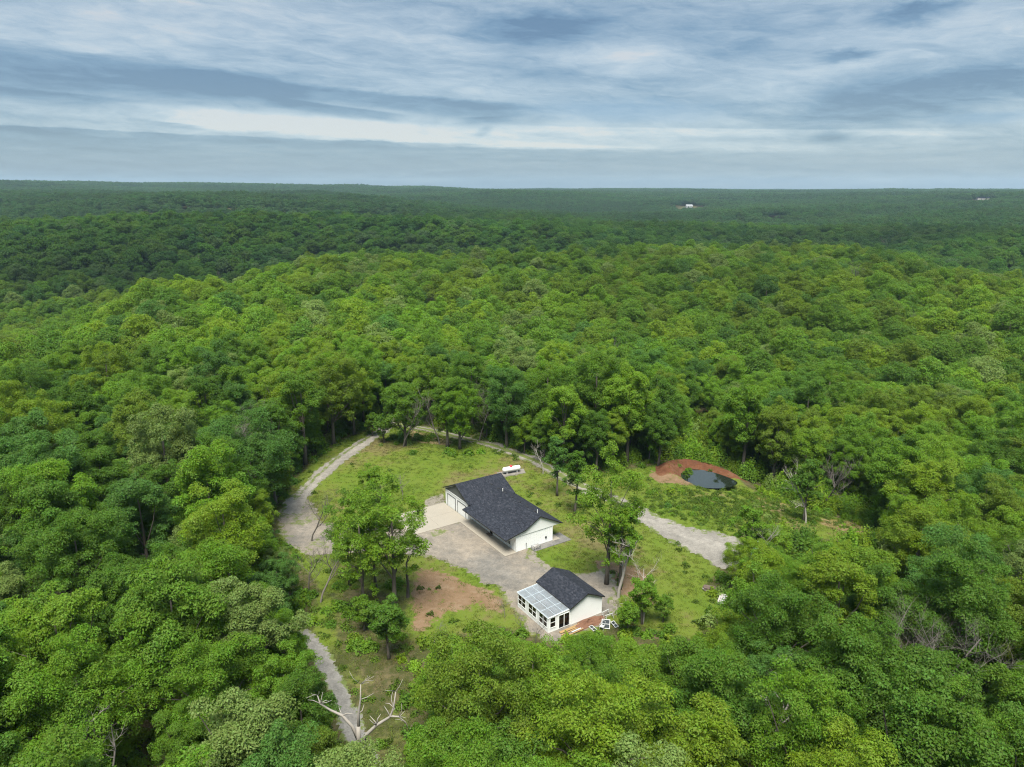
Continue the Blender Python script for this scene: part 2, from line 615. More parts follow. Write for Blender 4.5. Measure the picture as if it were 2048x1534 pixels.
def link(name, me, parent=None):
    o = bpy.data.objects.new(name, me)
    COL.objects.link(o)
    if parent is not None:
        o.parent = parent
    return o


def empty(name, loc, rz=0.0):
    o = bpy.data.objects.new(name, None)
    COL.objects.link(o)
    o.empty_display_size = 0.5
    o.location = (*loc, 0.0) if len(loc) == 2 else loc
    o.rotation_euler = (0, 0, rz)
    return o


def mesh_np(name, verts, faces_flat, per_face, material, attrs=None, smooth=False):
    """faces all with the same number of corners"""
    verts = np.asarray(verts, np.float32)
    faces_flat = np.asarray(faces_flat, np.int32).ravel()
    n = len(faces_flat) // per_face
    me = bpy.data.meshes.new(name)
    me.vertices.add(len(verts))
    me.vertices.foreach_set('co', verts.ravel())
    me.loops.add(len(faces_flat))
    me.loops.foreach_set('vertex_index', faces_flat)
    me.polygons.add(n)
    me.polygons.foreach_set('loop_start', np.arange(n, dtype=np.int32) * per_face)
    me.polygons.foreach_set('loop_total', np.full(n, per_face, np.int32))
    if smooth:
        me.polygons.foreach_set('use_smooth', np.ones(n, bool))
    me.update(calc_edges=True)
    for k, (dom, arr) in (attrs or {}).items():
        a = me.attributes.new(k, 'FLOAT', dom)
        a.data.foreach_set('value', np.asarray(arr, np.float32))
    if material is not None:
        me.materials.append(material)
    return me


class MB:
    """collects solid pieces; build() links them as ONE mesh"""

    def __init__(self):
        self.v, self.f = [], []

    def add(self, v, f):
        n = len(self.v)
        self.v += [tuple(map(float, p)) for p in v]
        self.f += [tuple(i + n for i in q) for q in f]
        return self

    def box(self, x0, x1, y0, y1, z0, z1):
        v = [(x, y, z) for z in (z0, z1) for x, y in ((x0, y0), (x1, y0), (x1, y1), (x0, y1))]
        return self.add(v, [(3, 2, 1, 0), (4, 5, 6, 7), (0, 1, 5, 4), (1, 2, 6, 5), (2, 3, 7, 6), (3, 0, 4, 7)])

    def slab(self, pts, thick):
        """a planar polygon given by its top points, extruded straight down"""
        n = len(pts)
        v = list(pts) + [(p[0], p[1], p[2] - thick) for p in pts]
        f = [tuple(range(n)), tuple(reversed(range(n, 2 * n)))]
        f += [(i, i + n, (i + 1) % n + n, (i + 1) % n) for i in range(n)]
        return self.add(v, f)

    def prism_x(self, yz, x0, x1):
        """a polygon in the y-z plane carried from x0 to x1"""
        n = len(yz)
        v = [(x0, y, z) for y, z in yz] + [(x1, y, z) for y, z in yz]
        f = [tuple(reversed(range(n))), tuple(range(n, 2 * n))]
        f += [(i, (i + 1) % n, (i + 1) % n + n, i + n) for i in range(n)]
        return self.add(v, f)

    def prism_y(self, xz, y0, y1):
        n = len(xz)
        v = [(x, y0, z) for x, z in xz] + [(x, y1, z) for x, z in xz]
        f = [tuple(range(n)), tuple(reversed(range(n, 2 * n)))]
        f += [(i + n, (i + 1) % n + n, (i + 1) % n, i) for i in range(n)]
        return self.add(v, f)

    def tube(self, pts, radii, sides=6, cap=True):
        pts = [np.asarray(p, float) for p in pts]
        base = len(self.v)
        k = len(pts)
        for i, p in enumerate(pts):
            d = pts[min(i + 1, k - 1)] - pts[max(i - 1, 0)]
            d = d / (np.linalg.norm(d) + 1e-9)
            a = np.cross(d, (0.31, 0.77, 0.13) if abs(d[2]) > 0.5 else (0, 0, 1))
            a /= np.linalg.norm(a) + 1e-9
            b = np.cross(d, a)
            for j in range(sides):
                t = 2 * math.pi * j / sides
                q = p + radii[i] * (a * math.cos(t) + b * math.sin(t))
                self.v.append(tuple(q))
        for i in range(k - 1):
            for j in range(sides):
                A, B = base + i * sides + j, base + i * sides + (j + 1) % sides
                self.f.append((A, B, B + sides, A + sides))
        if cap:
            self.f.append(tuple(base + j for j in reversed(range(sides))))
            self.f.append(tuple(base + (k - 1) * sides + j for j in range(sides)))
        return self

    def mesh(self, name, material, smooth=False):
        me = bpy.data.meshes.new(name)
        me.from_pydata(self.v, [], self.f)
        me.materials.append(material)
        if smooth:
            me.polygons.foreach_set('use_smooth', np.ones(len(me.polygons), bool))
        me.update()
        return me

    def build(self, name, material, parent=None, smooth=False):
        return link(name, self.mesh(name, material, smooth), parent)


# ------------------------------------------------------------------ terrain
def vnoise(x, y, seed):
    """smooth value noise, one cell per unit"""
    xi, yi = np.floor(x).astype(np.int64), np.floor(y).astype(np.int64)
    fx, fy = x - xi, y - yi
    fx, fy = fx * fx * (3 - 2 * fx), fy * fy * (3 - 2 * fy)

    def h(a, b):
        n = (a * 374761393 + b * 668265263 + seed * 974711) & 0x7FFFFFFF
        n = ((n ^ (n >> 13)) * 1274126177) & 0x7FFFFFFF
        return ((n ^ (n >> 16)) & 0xFFFF) / 65535.0
    return (h(xi, yi) * (1 - fx) + h(xi + 1, yi) * fx) * (1 - fy) + (h(xi, yi + 1) * (1 - fx) + h(xi + 1, yi + 1) * fx) * fy - 0.5


# ground height along seven lines of sight: (distance, height)
RELIEF = {
    0: [(0, 0), (150, 0), (230, -2), (330, -26), (450, -36), (600, -16), (750, 8), (1100, -6), (1500, 16), (2500, 20), (4000, 90), (6000, 40), (9500, 34)],
    340: [(0, 0), (160, 0), (240, -3), (342, -1), (450, -30), (560, -36), (760, 13), (1000, -10), (1500, 8), (2500, 15), (4000, 76), (6000, 40), (9500, 34)],
    680: [(0, 0), (170, 0), (260, -6), (450, 0), (560, -30), (650, -34), (830, 12), (1100, -16), (1800, 8), (2500, 5), (4000, 60), (6000, 38), (9500, 34)],
    1024: [(0, 0), (150, 0), (210, -7), (310, -6), (460, 0), (580, -35), (690, -35), (820, 6), (960, -22), (1300, 8), (1700, -12), (2600, 18), (4200, 40), (6000, 34), (9500, 33)],
    1366: [(0, 0), (140, 0), (190, -8), (270, -10), (520, 2), (640, -35), (800, -25), (1100, -6), (1350, -22), (1800, 0), (2500, 8), (4200, 33), (6000, 34), (9500, 33)],
    1707: [(0, 0), (120, 0), (180, -12), (260, -9), (530, 4), (650, -30), (850, -22), (1050, -15), (1300, -25), (1700, 0), (2500, 10), (4200, 31), (6000, 34), (9500, 33)],
    2048: [(0, 0), (100, 0), (180, -12), (280, -9), (400, -1), (520, -30), (700, -26), (900, -11), (1100, -27), (1500, -6), (2500, 10), (4200, 30), (6000, 34), (9500, 33)],
}
_rd = np.concatenate([np.arange(0, 1200, 10), np.arange(1200, 9600, 50)]).astype(float)
_ru = np.array(sorted(RELIEF))
_raz = np.arctan2((_ru - 1024) / F_PX, 1.0)


def _column(k):
    a = np.array(RELIEF[k], float)
    z = np.interp(_rd, a[:, 0], a[:, 1])
    for _ in range(3):
        out = z.copy()
        w = np.clip(_rd * 0.06, 6, 200)
        for i in range(len(z)):
            m = np.abs(_rd - _rd[i]) <= w[i]
            out[i] = z[m].mean()
        z = out
    return z


_rz = np.array([_column(k) for k in _ru])
POND = [at(1200 + x / 3.652, 880 + y / 3.652) for x, y in ((605, 225), (660, 200), (760, 208), (860, 234), (950, 268), (985, 292), (940, 316), (850, 326), (750, 320), (650, 285), (610, 258))]
POND_C = np.mean(POND, 0)


def height(x, y):
    x, y = np.asarray(x, float), np.asarray(y, float)
    d = np.hypot(x, y)
    a = np.arctan2(x, np.maximum(y, 1e-6))
    a = np.where(y < 0, np.sign(x) * 1.57, a)
    ia = np.clip(np.interp(a, _raz, np.arange(len(_raz))), 0, len(_raz) - 1.001)
    i0 = ia.astype(int)
    fa = ia - i0
    fa = fa * fa * (3 - 2 * fa)
    idx = np.clip(np.interp(d, _rd, np.arange(len(_rd))), 0, len(_rd) - 1.001)
    j0 = idx.astype(int)
    fd = idx - j0
    z0 = _rz[i0, j0] * (1 - fd) + _rz[i0, j0 + 1] * fd
    z1 = _rz[i0 + 1, j0] * (1 - fd) + _rz[i0 + 1, j0 + 1] * fd
    z = z0 * (1 - fa) + z1 * fa
    rough = sstep(np.hypot(x - 5, y - 108), 62, 190)
    z = z + rough * (vnoise(x / 85, y / 85, 3) * 5.0 + vnoise(x / 33, y / 33, 5) * 1.6)
    far = sstep(d, 820, 1400)
    z = z + far * (1 - 0.78 * sstep(d, 2000, 3000)) * (vnoise(x / 760 + y / 2600, y / 400, 11) * 92 + vnoise(x / 300, y / 185, 12) * 36)
    z = z + sstep(d, 560, 800) * (1 - far) * vnoise(x / 160, y / 160, 15) * 15
    # pond: a dug hollow with a bank of red clay thrown up behind it
    pts = np.stack([x.ravel(), y.ravel()], 1)
    near = np.hypot(*(pts - POND_C).T) < 40
    add = np.zeros(len(pts))
    if near.any():
        sd = poly_dist(pts[near], POND)
        dig = -1.1 * sstep(sd, -1.6, 0.8)
        q = pts[near] - POND_C
        back = sstep(q[:, 1] - 0.10 * q[:, 0], -1.5, 3.0)
        bank = np.exp(-((sd + 3.0) / 1.7) ** 2) * 1.35 * back
        shore = vnoise(pts[near][:, 0] / 1.5, pts[near][:, 1] / 1.5, 81) * 0.55 * np.exp(-(sd / 2.2) ** 2)
        add[near] = dig + bank + shore + vnoise(pts[near][:, 0] / 1.1, pts[near][:, 1] / 1.1, 82) * 0.35 * np.exp(-((sd + 3.0) / 2.0) ** 2)
    return z + add.reshape(z.shape)


def h1(x, y):
    return float(height(np.array([x]), np.array([y]))[0])


# what is in view of the clearing (picture coordinates): no crown of the wood may cover it
OPEN = [(762, 830), (800, 836), (830, 843), (880, 856), (960, 878), (1030, 902), (1100, 930), (1200, 946), (1300, 932), (1330, 914), (1430, 922),
        (1475, 945), (1500, 958), (1560, 982), (1650, 1003), (1700, 1018), (1765, 1040), (1750, 1066), (1690, 1082), (1620, 1076), (1560, 1066),
        (1505, 1060), (1462, 1070), (1438, 1100), (1438, 1140), (1412, 1168), (1446, 1212), (1412, 1250), (1400, 1282), (1330, 1268), (1280, 1250),
        (1232, 1248), (1205, 1264), (1160, 1272), (1110, 1284), (1050, 1266), (1000, 1252), (960, 1256), (930, 1266), (872, 1274), (838, 1300),
        (832, 1345), (815, 1400), (828, 1440), (815, 1534), (765, 1534), (738, 1480), (688, 1395), (640, 1312), (625, 1290), (618, 1230),
        (636, 1165), (600, 1132), (560, 1078), (552, 1030), (568, 1000), (588, 960), (640, 912), (690, 878), (735, 860), (745, 848)]
CLEARING = np.array([at(u, v) for u, v in OPEN if v < 1534] + [at(828, 1534), at(700, 1534)])
CLEARING = np.array([at(u, v) for u, v in OPEN])

# gravel and concrete (picture coordinates of their outlines, on level ground)
YARD_PX = [(945, 1036), (1034, 1098), (1052, 1097), (1062, 1112), (1090, 1132), (1112, 1150), (1170, 1146), (1210, 1140), (1235, 1180), (1215, 1230),
           (1190, 1250), (1160, 1262), (1110, 1284), (1060, 1262), (1030, 1218), (1012, 1200), (1000, 1172), (960, 1160), (930, 1142), (900, 1126), (872, 1116),
           (826, 1112), (760, 1100), (690, 1108), (620, 1112), (578, 1092), (557, 1060), (562, 1020), (596, 992), (622, 1006), (644, 1044), (720, 1058), (790, 1050), (850, 1060)]
DRIVE_PX = [(560, 1030), (570, 1006), (592, 980), (624, 948), (663, 916), (703, 890), (740, 868), (764, 848), (768, 832), (772, 815), (787, 818), (788, 845),
            (774, 864), (749, 882), (713, 907), (671, 941), (635, 976), (616, 1004), (606, 1030)]
BACK_TRACK_PX = [(778, 842), (820, 846), (880, 858), (930, 874), (985, 890), (1035, 908), (1075, 922), (1100, 938), (1130, 956), (1170, 975), (1230, 1000), (1285, 1024)]
PAD_PX = [(1225, 995), (1290, 1022), (1340, 1040), (1400, 1058), (1452, 1070), (1490, 1080), (1500, 1110), (1480, 1135), (1440, 1140), (1400, 1112), (1350, 1086), (1300, 1060), (1268, 1036), (1215, 1004)]
PATH_PX = [(600, 1262), (640, 1306), (672, 1372), (700, 1440), (726, 1500), (744, 1560), (760, 1640)]
SOIL_PX = [[(828, 1132), (880, 1140), (930, 1160), (985, 1186), (1010, 1196), (1000, 1222), (950, 1214), (900, 1222), (860, 1250), (845, 1270), (820, 1250), (822, 1190)],
           [(1190, 1120), (1270, 1130), (1310, 1170), (1318, 1205), (1290, 1215), (1250, 1190), (1200, 1180)],
           [(1300, 940), (1345, 952), (1398, 964), (1390, 970), (1318, 966), (1295, 955)],
           [(960, 955), (1000, 938), (1050, 948), (1000, 958)]]
TAN_PX = [[(1500, 985), (1540, 975), (1575, 985), (1580, 1008), (1530, 1012)], [(1640, 1020), (1700, 1016), (1765, 1045), (1700, 1056), (1640, 1040)],
          [(800, 850), (850, 862), (905, 880), (900, 892), (840, 885), (795, 870)]]
PALE_PX = [[(1040, 1108), (1066, 1102), (1110, 1140), (1070, 1138)], [(850, 1000), (888, 985), (890, 1008), (850, 1020)], [(1190, 1146), (1235, 1160), (1240, 1230), (1200, 1226), (1212, 1190)],
           [(985, 950), (1045, 938), (1052, 946), (1000, 958)]]
poly = lambda px: np.array([at(u, v) for u, v in px])


def band(line, width):
    line = np.asarray(line, float)
    d = np.gradient(line, axis=0)
    d /= np.linalg.norm(d, axis=1)[:, None]
    n = np.stack([-d[:, 1], d[:, 0]], 1) * width / 2
    return np.concatenate([line + n, (line - n)[::-1]])


def smooth_line(pts, step=1.5):
    pts = np.asarray(pts, float)
    for _ in range(3):
        q = [pts[0]]
        for a, b in zip(pts[:-1], pts[1:]):
            q += [a * 0.75 + b * 0.25, a * 0.25 + b * 0.75]
        q.append(pts[-1])
        pts = np.array(q)
    return pts


YARD, DRIVE, PAD = poly(YARD_PX), poly(DRIVE_PX), poly(PAD_PX)
BACK_TRACK = smooth_line(poly(BACK_TRACK_PX))
PATH = smooth_line(poly(PATH_PX))


def make_terrain():
    cx, cy = 4.0, 104.0
    na = 480
    r = [0.0]
    while r[-1] < 9300:
        r.append(r[-1] + (0.75 if r[-1] < 78 else max(0.75, (r[-1] - 78) * 0.055 + 0.75)))
    r = np.array(r[1:])
    a = np.linspace(0, 2 * math.pi, na, endpoint=False)
    R, A = np.meshgrid(r, a, indexing='ij')
    x = np.concatenate([[cx], (cx + R * np.cos(A)).ravel()])
    y = np.concatenate([[cy], (cy + R * np.sin(A)).ravel()])
    z = height(x, y)
    nr = len(r)
    i, j = np.meshgrid(np.arange(nr - 1), np.arange(na), indexing='ij')
    q = np.stack([1 + i * na + j, 1 + i * na + (j + 1) % na, 1 + (i + 1) * na + (j + 1) % na, 1 + (i + 1) * na + j], -1).reshape(-1, 4)
    q = q[:, [0, 3, 2, 1]]
    fan = np.stack([np.zeros(na, int), 1 + np.arange(na), 1 + (np.arange(na) + 1) % na, 1 + (np.arange(na) + 1) % na], 1)
    me = bpy.data.meshes.new('ground')
    p = np.stack([x, y], 1)
    near = np.hypot(x - cx, y - cy) < 110
    at_ = {k: np.zeros(len(x)) for k in ('lawn', 'soil', 'tan', 'clay', 'pale')}
    pn = p[near]
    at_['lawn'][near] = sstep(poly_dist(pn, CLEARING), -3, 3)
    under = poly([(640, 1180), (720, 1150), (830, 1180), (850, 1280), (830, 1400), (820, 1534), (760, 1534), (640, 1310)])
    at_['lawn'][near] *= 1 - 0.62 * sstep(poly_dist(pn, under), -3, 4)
    for key, lists in (('soil', SOIL_PX), ('tan', TAN_PX), ('pale', PALE_PX)):
        for px in lists:
            at_[key][near] = np.maximum(at_[key][near], sstep(poly_dist(pn, poly(px)), -1.6, 1.6))
    at_['pale'][near] = np.maximum(at_['pale'][near], 0.72 * sstep(-line_dist(pn, BACK_TRACK), -2.4, -1.0))
    at_['pale'][near] = np.maximum(at_['pale'][near], 0.55 * sstep(poly_dist(pn, YARD), -2.2, 0.5))
    sd = poly_dist(pn, POND)
    q2 = pn - POND_C
    back = sstep(q2[:, 1] - 0.10 * q2[:, 0], -1.0, 2.5)
    at_['clay'][near] = back * sstep(sd, -6.6, -4.4) * sstep(-sd, -0.5, 1.0)
    at_['soil'][near] = np.maximum(at_['soil'][near], (1 - back) * sstep(sd, -3.0, -0.8) * 0.45 * sstep(-q2[:, 0], -6, 2))
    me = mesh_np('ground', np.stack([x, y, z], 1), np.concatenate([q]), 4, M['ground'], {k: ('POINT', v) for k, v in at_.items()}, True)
    # the small disc at the centre
    o = link('ground', me)
    tag(o, kind='structure')
    bm_v = np.concatenate([[[cx, cy, h1(cx, cy)]], np.stack([x, y, z], 1)[1:1 + na]])
    # closed by widening the first ring to a point: move ring one to the centre
    co = np.stack([x, y, z], 1)
    co[1:1 + na, 0], co[1:1 + na, 1] = cx, cy
    me.vertices.foreach_set('co', co.astype(np.float32).ravel())
    me.update()
    return o


GROUND = make_terrain()


RUTS = []


def ruts(p):
    """where wheels pack the stone: two strips along each way driven"""
    out = np.zeros(len(p))
    for ln in RUTS:
        d = line_dist(p, ln)
        out = np.maximum(out, np.exp(-((d - 0.85) / 0.38) ** 2))
    return out * (0.65 + 0.7 * vnoise(p[:, 0] / 2.3, p[:, 1] / 2.3, 91))


def gravel_sheet(name, outline, material, lift, rag=0.5, weed_fn=None, step=0.55):
    """a sheet on the level ground, cut to a ragged outline"""
    outline = np.asarray(outline)
    lo, hi = outline.min(0) - 1.5, outline.max(0) + 1.5
    xs, ys = np.arange(lo[0], hi[0], step), np.arange(lo[1], hi[1], step)
    X, Y = np.meshgrid(xs, ys, indexing='ij')
    P = np.stack([X.ravel(), Y.ravel()], 1)
    sd = poly_dist(P, outline) + (vnoise(P[:, 0] / 1.1, P[:, 1] / 1.1, 21) * 1.5 + vnoise(P[:, 0] / 3.4, P[:, 1] / 3.4, 22) * 1.6) * rag
    n1_, n2_ = X.shape
    # slide points just outside onto the edge so that the outline is not stepped
    keep = sd > -step * 0.6
    idx = np.arange(n1_ * n2_).reshape(n1_, n2_)
    q = np.stack([idx[:-1, :-1], idx[1:, :-1], idx[1:, 1:], idx[:-1, 1:]], -1).reshape(-1, 4)
    q = q[keep[q].all(1)]
    used, inv = np.unique(q, return_inverse=True)
    Pu = P[used]
    Z = height(Pu[:, 0], Pu[:, 1]) + lift
    edge = np.clip(-sd[used] / (step * 0.6), 0, 1)
    Z = Z - edge * (lift + 0.02)
    Pu = Pu + (np.stack([vnoise(Pu[:, 0] * 1.7, Pu[:, 1] * 1.7, 31), vnoise(Pu[:, 0] * 1.7, Pu[:, 1] * 1.7, 32)], 1)) * 0.45
    w = sstep(-sd[used], -1.6, 0.2) * 0.62
    if weed_fn is not None:
        w = np.maximum(w, weed_fn(P[used]))
    me = mesh_np(name, np.column_stack([Pu, Z]), inv.reshape(-1, 4), 4, material, {'weeds': ('POINT', w), 'rut': ('POINT', ruts(P[used]))}, True)
    o = link(name, me)
    return tag(o, kind='structure')


def drive_weeds(p):
    mid = smooth_line(poly([(590, 1000), (640, 945), (690, 905), (742, 872), (772, 848)]))
    return 0.62 * sstep(-line_dist(p, mid), -0.9, -0.15)


def track_weeds(p):
    return 0.75 * sstep(-line_dist(p, BACK_TRACK), -0.8, -0.1) + 0.30


def yard_weeds(p):
    w = np.zeros(len(p))
    for u, v, r in ((880, 1066, 3.5), (1085, 1128, 2.5), (600, 1040, 5.0), (640, 1090, 4.0), (570, 1075, 3.0)):
        w = np.maximum(w, 0.5 * sstep(-np.hypot(*(p - at(u, v)).T), -r, -r * 0.3))
    return w


RUTS += [smooth_line(poly(q)) for q in (
    [(770, 845), (742, 872), (690, 905), (640, 945), (596, 995), (590, 1050), (640, 1080), (740, 1080), (830, 1060)],
    [(600, 1050), (680, 1095), (800, 1088), (900, 1100), (980, 1130), (1060, 1160)],
    [(840, 1060), (920, 1090), (1000, 1140), (1080, 1150), (1180, 1150)],
    [(1170, 975), (1290, 1032), (1400, 1080), (1470, 1105)],
    [(640, 1306), (672, 1372), (700, 1440), (726, 1500), (750, 1580)])]
gravel_sheet('gravel_yard', YARD, M['gravel_yard'], 0.045, 0.8, yard_weeds)
gravel_sheet('gravel_drive', DRIVE, M['gravel'], 0.065, 0.5, drive_weeds)
gravel_sheet('gravel_track', band(BACK_TRACK, 3.4), M['gravel'], 0.05, 0.7, track_weeds, 0.45)
gravel_sheet('gravel_pad', PAD, M['gravel'], 0.07, 0.7, lambda p: 0.42 * sstep(-line_dist(p, poly([(1290, 1026), (1400, 1062), (1470, 1082)])), -3.0, -0.5))
gravel_sheet('gravel_path', band(PATH, 2.5), M['gravel_grey'], 0.05, 0.35, None, 0.4)

# pond water
_pw = [(*(POND_C + (np.array(p) - POND_C) * 1.16), -0.55) for p in smooth_line(list(POND) + [POND[0]])[:-1]]
_m = MB()
_m.add(_pw, [tuple(range(len(_pw)))])
tag(_m.build('water', M['water']), kind='structure')


# ------------------------------------------------------------------ house
HOUSE_O = at(1032, 1104.6)
HOUSE_R = math.radians(-56.5)


def local(origin, rot, a, b):
    return np.array(origin) + np.array([a * math.cos(rot) - b * math.sin(rot), a * math.sin(rot) + b * math.cos(rot)])


def window_unit(parent, horiz, pos, u0, u1, z0, z1, sash_cols, glass, axis, out):
    """a framed window in a wall: axis 'x' (wall along x at y = pos) or 'y'; out = +1/-1 is the outward side"""
    t = 0.07

    def bx(mb, a0, a1, d0, d1, c0, c1):
        lo, hi = pos + out * d0, pos + out * d1
        lo, hi = min(lo, hi), max(lo, hi)
        return mb.box(a0, a1, lo, hi, c0, c1) if axis == 'x' else mb.box(lo, hi, a0, a1, c0, c1)

    f = MB()
    bx(f, u0 - t, u1 + t, 0.002, 0.05, z1, z1 + t)
    bx(f, u0 - t, u1 + t, 0.002, 0.07, z0 - t, z0)
    bx(f, u0 - t, u0, 0.002, 0.05, z0, z1)
    bx(f, u1, u1 + t, 0.002, 0.05, z0, z1)
    w = f.build('window', M['white_trim'], parent)
    mull = MB()
    for k in range(1, sash_cols):
        c = u0 + (u1 - u0) * k / sash_cols
        bx(mull, c - 0.05, c + 0.05, 0.004, 0.046, z0, z1)
    zc = (z0 + z1) / 2
    for k in range(sash_cols):
        a0 = u0 + (u1 - u0) * k / sash_cols + (0.05 if k else 0)
        a1 = u0 + (u1 - u0) * (k + 1) / sash_cols - (0.05 if k < sash_cols - 1 else 0)
        bx(mull, a0, a1, 0.006, 0.042, zc - 0.035, zc + 0.035)
    mull.build('window_sash', M['white_trim'], w)
    for k in range(sash_cols):
        a0 = u0 + (u1 - u0) * k / sash_cols + (0.05 if k else 0)
        a1 = u0 + (u1 - u0) * (k + 1) / sash_cols - (0.05 if k < sash_cols - 1 else 0)
        for c0, c1 in ((z0, zc - 0.035), (zc + 0.035, z1)):
            bx(MB(), a0, a1, 0.0, 0.0, c0, c1)
            p = MB()
            bx(p, a0, a1, 0.008, 0.020, c0, c1)
            p.build('window_pane', glass, w)
    return w


def make_house():
    H = empty('ranch_house', HOUSE_O, HOUSE_R)
    tag(H, 'long white ranch house with charcoal roof and attached two-door garage', 'house')
    W = M['white']
    # walls
    main = MB().prism_x([(0, 0), (7.05, 0), (7.05, 3.55), (4.43, 4.90), (1.64, 3.36), (0, 3.02)], -13.95, 0.0)
    main.build('wall', W, H)
    gar = MB().prism_y([(-22.0, 0), (-14.0, 0), (-14.0, 3.52), (-17.6, 5.20), (-22.0, 3.14)], -0.6, 8.2)
    gar.build('garage_wall', W, H)
    # board and batten on the near end
    bt = MB()
    for y in np.arange(0.2, 7.0, 0.41):
        bt.box(0.002, 0.022, y - 0.03, y + 0.03, 0.05, 2.64)
    o = bt.build('batten', W, H)
    o['kind'] = 'stuff'
    bt = MB()
    for x in np.arange(-13.6, -0.1, 0.41):
        bt.box(x - 0.025, x + 0.025, -0.03, -0.002, 0.05, 2.55)
    o = bt.build('batten', W, H)
    o['kind'] = 'stuff'
    MB().prism_x([(-1.95, 2.60), (8.80, 2.68), (8.80, 2.74), (4.43, 4.955), (1.64, 3.42), (-1.95, 2.665)], 0.004, 0.09).build('gable_panel', M['white_trim'], H)
    MB().box(-0.1, 0.06, -0.05, 0.06, 0.0, 2.55).build('corner_board', M['white_trim'], H)
    MB().box(-0.06, 0.06, 6.98, 7.10, 0.0, 2.6).build('corner_board', M['white_trim'], H)
    # roofs
    zr, sb = 5.13, 0.515
    kz = 3.57
    zf = lambda b: kz - (1.64 - b) * 0.213
    X1, X0, XG = 0.35, -13.12, -17.3
    r = MB()
    t = 0.13
    r.slab([(X1, 1.64, kz), (X1, 4.43, zr), (XG, 4.43, zr), (XG, 1.64, kz)], t)
    r.slab([(X1, 0.4, zf(0.4)), (X1, 1.64, kz), (XG, 1.64, kz), (XG, 0.4, zf(0.4))], t)
    r.slab([(X1, -2.15, zf(-2.15)), (X1, 0.4, zf(0.4)), (X0, 0.4, zf(0.4)), (X0, -2.15, zf(-2.15))], t)
    zb = zr - sb * 4.53
    r.slab([(X1, 4.43, zr), (X1, 8.96, zb), (-14.6, 8.96, zb), (-17.3, 4.43, zr)], t)
    r.build('roof', M['shingle'], H)
    g = MB()
    gz, ge, half = 5.42, 3.24, 4.6
    g.slab([(-17.6, -1.0, gz), (-17.6, 8.5, gz), (-22.2, 8.5, ge), (-22.2, -1.0, ge)], t)
    g.slab([(-13.0, -1.0, ge), (-13.0, 8.5, ge), (-17.6, 8.5, gz), (-17.6, -1.0, gz)], t)
    g.build('garage_roof', M['shingle'], H)
    f = MB()

    def fascia(p, q, d=0.17, w=0.03):
        p, q = np.array(p, float), np.array(q, float)
        e = np.array([q[1] - p[1], p[0] - q[0], 0.0])
        e = e / np.linalg.norm(e) * w
        z = np.array([0, 0, 1.0])
        a = [p + z * 0.012, q + z * 0.012, q + z * 0.012 + e, p + z * 0.012 + e]
        f.slab([tuple(k) for k in a], d)
    fascia((X1, -2.15, zf(-2.15)), (X1, 1.64, kz))
    fascia((X1, 1.64, kz), (X1, 4.43, zr))
    fascia((X1, 4.43, zr), (X1, 8.96, zb))
    fascia((X0, -2.15, zf(-2.15)), (X1, -2.15, zf(-2.15)))
    fascia((X0, 0.3, zf(0.3)), (X0, -2.15, zf(-2.15)))
    fascia((-22.2, -1.0, ge), (-17.6, -1.0, gz))
    fascia((-17.6, -1.0, gz), (-13.0, -1.0, ge))
    fascia((-22.2, 8.5, ge), (-22.2, -1.0, ge))
    fascia((-13.0, 8.5, ge), (-17.6, 8.5, gz))
    fascia((-17.6, 8.5, gz), (-22.2, 8.5, ge))
    f.build('fascia', M['black'], H)
    cap = MB()
    cap.prism_x([(4.25, zr - 0.08), (4.43, zr + 0.035), (4.61, zr - 0.075), (4.43, zr + 0.01)], -17.0, X1)
    cap.prism_y([(-17.8, gz - 0.075), (-17.6, gz + 0.01), (-17.4, gz - 0.075), (-17.6, gz + 0.035)], -1.0, 8.5)
    cap.build('ridge_cap', M['shingle'], H)
    MB().slab([(0.3, -2.05, 2.57), (0.3, 0.0, 3.02), (-13.0, 0.0, 3.02), (-13.0, -2.05, 2.57)], 0.03).build('soffit', M['white_trim'], H)
    # garage front
    MB().prism_y([(-21.9, 3.06), (-13.3, 3.06), (-17.6, 5.10)], -0.66, -0.602).build('gable_siding', M['grey_gable'], H)
    MB().box(-22.05, -13.95, -0.70, -0.662, 2.92, 3.06).build('gable_trim', M['white_trim'], H)
    for a0, a1 in ((-21.1, -18.35), (-17.45, -14.70)):
        fr = MB().box(a0 - 0.09, a0, -0.67, -0.602, 0, 2.36).box(a1, a1 + 0.09, -0.67, -0.602, 0, 2.36).box(a0, a1, -0.67, -0.602, 2.27, 2.36)
        d = fr.build('garage_door', M['black'], H)
        p = MB().box(a0 + 0.01, a1 - 0.01, -0.635, -0.603, 0.02, 0.565).mesh('door_panel', M['white_trim'])
        for k in range(4):
            o = link('door_panel', p, d)
            o.location.z = k * 0.563
    # porch side openings
    window_unit(H, None, 0.0, -3.05, -1.55, 0.6, 2.0, 2, M['dark_glass'], 'x', -1)
    window_unit(H, None, 0.0, -11.6, -10.2, 0.9, 2.0, 2, M['dark_glass'], 'x', -1)
    d = MB().box(-7.75, -7.68, -0.07, -0.002, 0.02, 2.1).box(-6.78, -6.71, -0.07, -0.002, 0.02, 2.1).box(-7.68, -6.78, -0.07, -0.002, 2.03, 2.1).build('front_door', M['white_trim'], H)
    MB().box(-7.68, -6.78, -0.045, -0.004, 0.03, 2.03).build('door_leaf', M['dark_glass'], d)
    MB().box(-6.92, -6.86, -0.10, -0.046, 0.95, 1.08).build('door_handle', M['steel'], d)
    # gable end fittings
    MB().tube([(0.03, 5.75, 1.02), (0.14, 5.75, 1.02)], [0.16, 0.16], 12).build('wall_vent', M['black'], H)
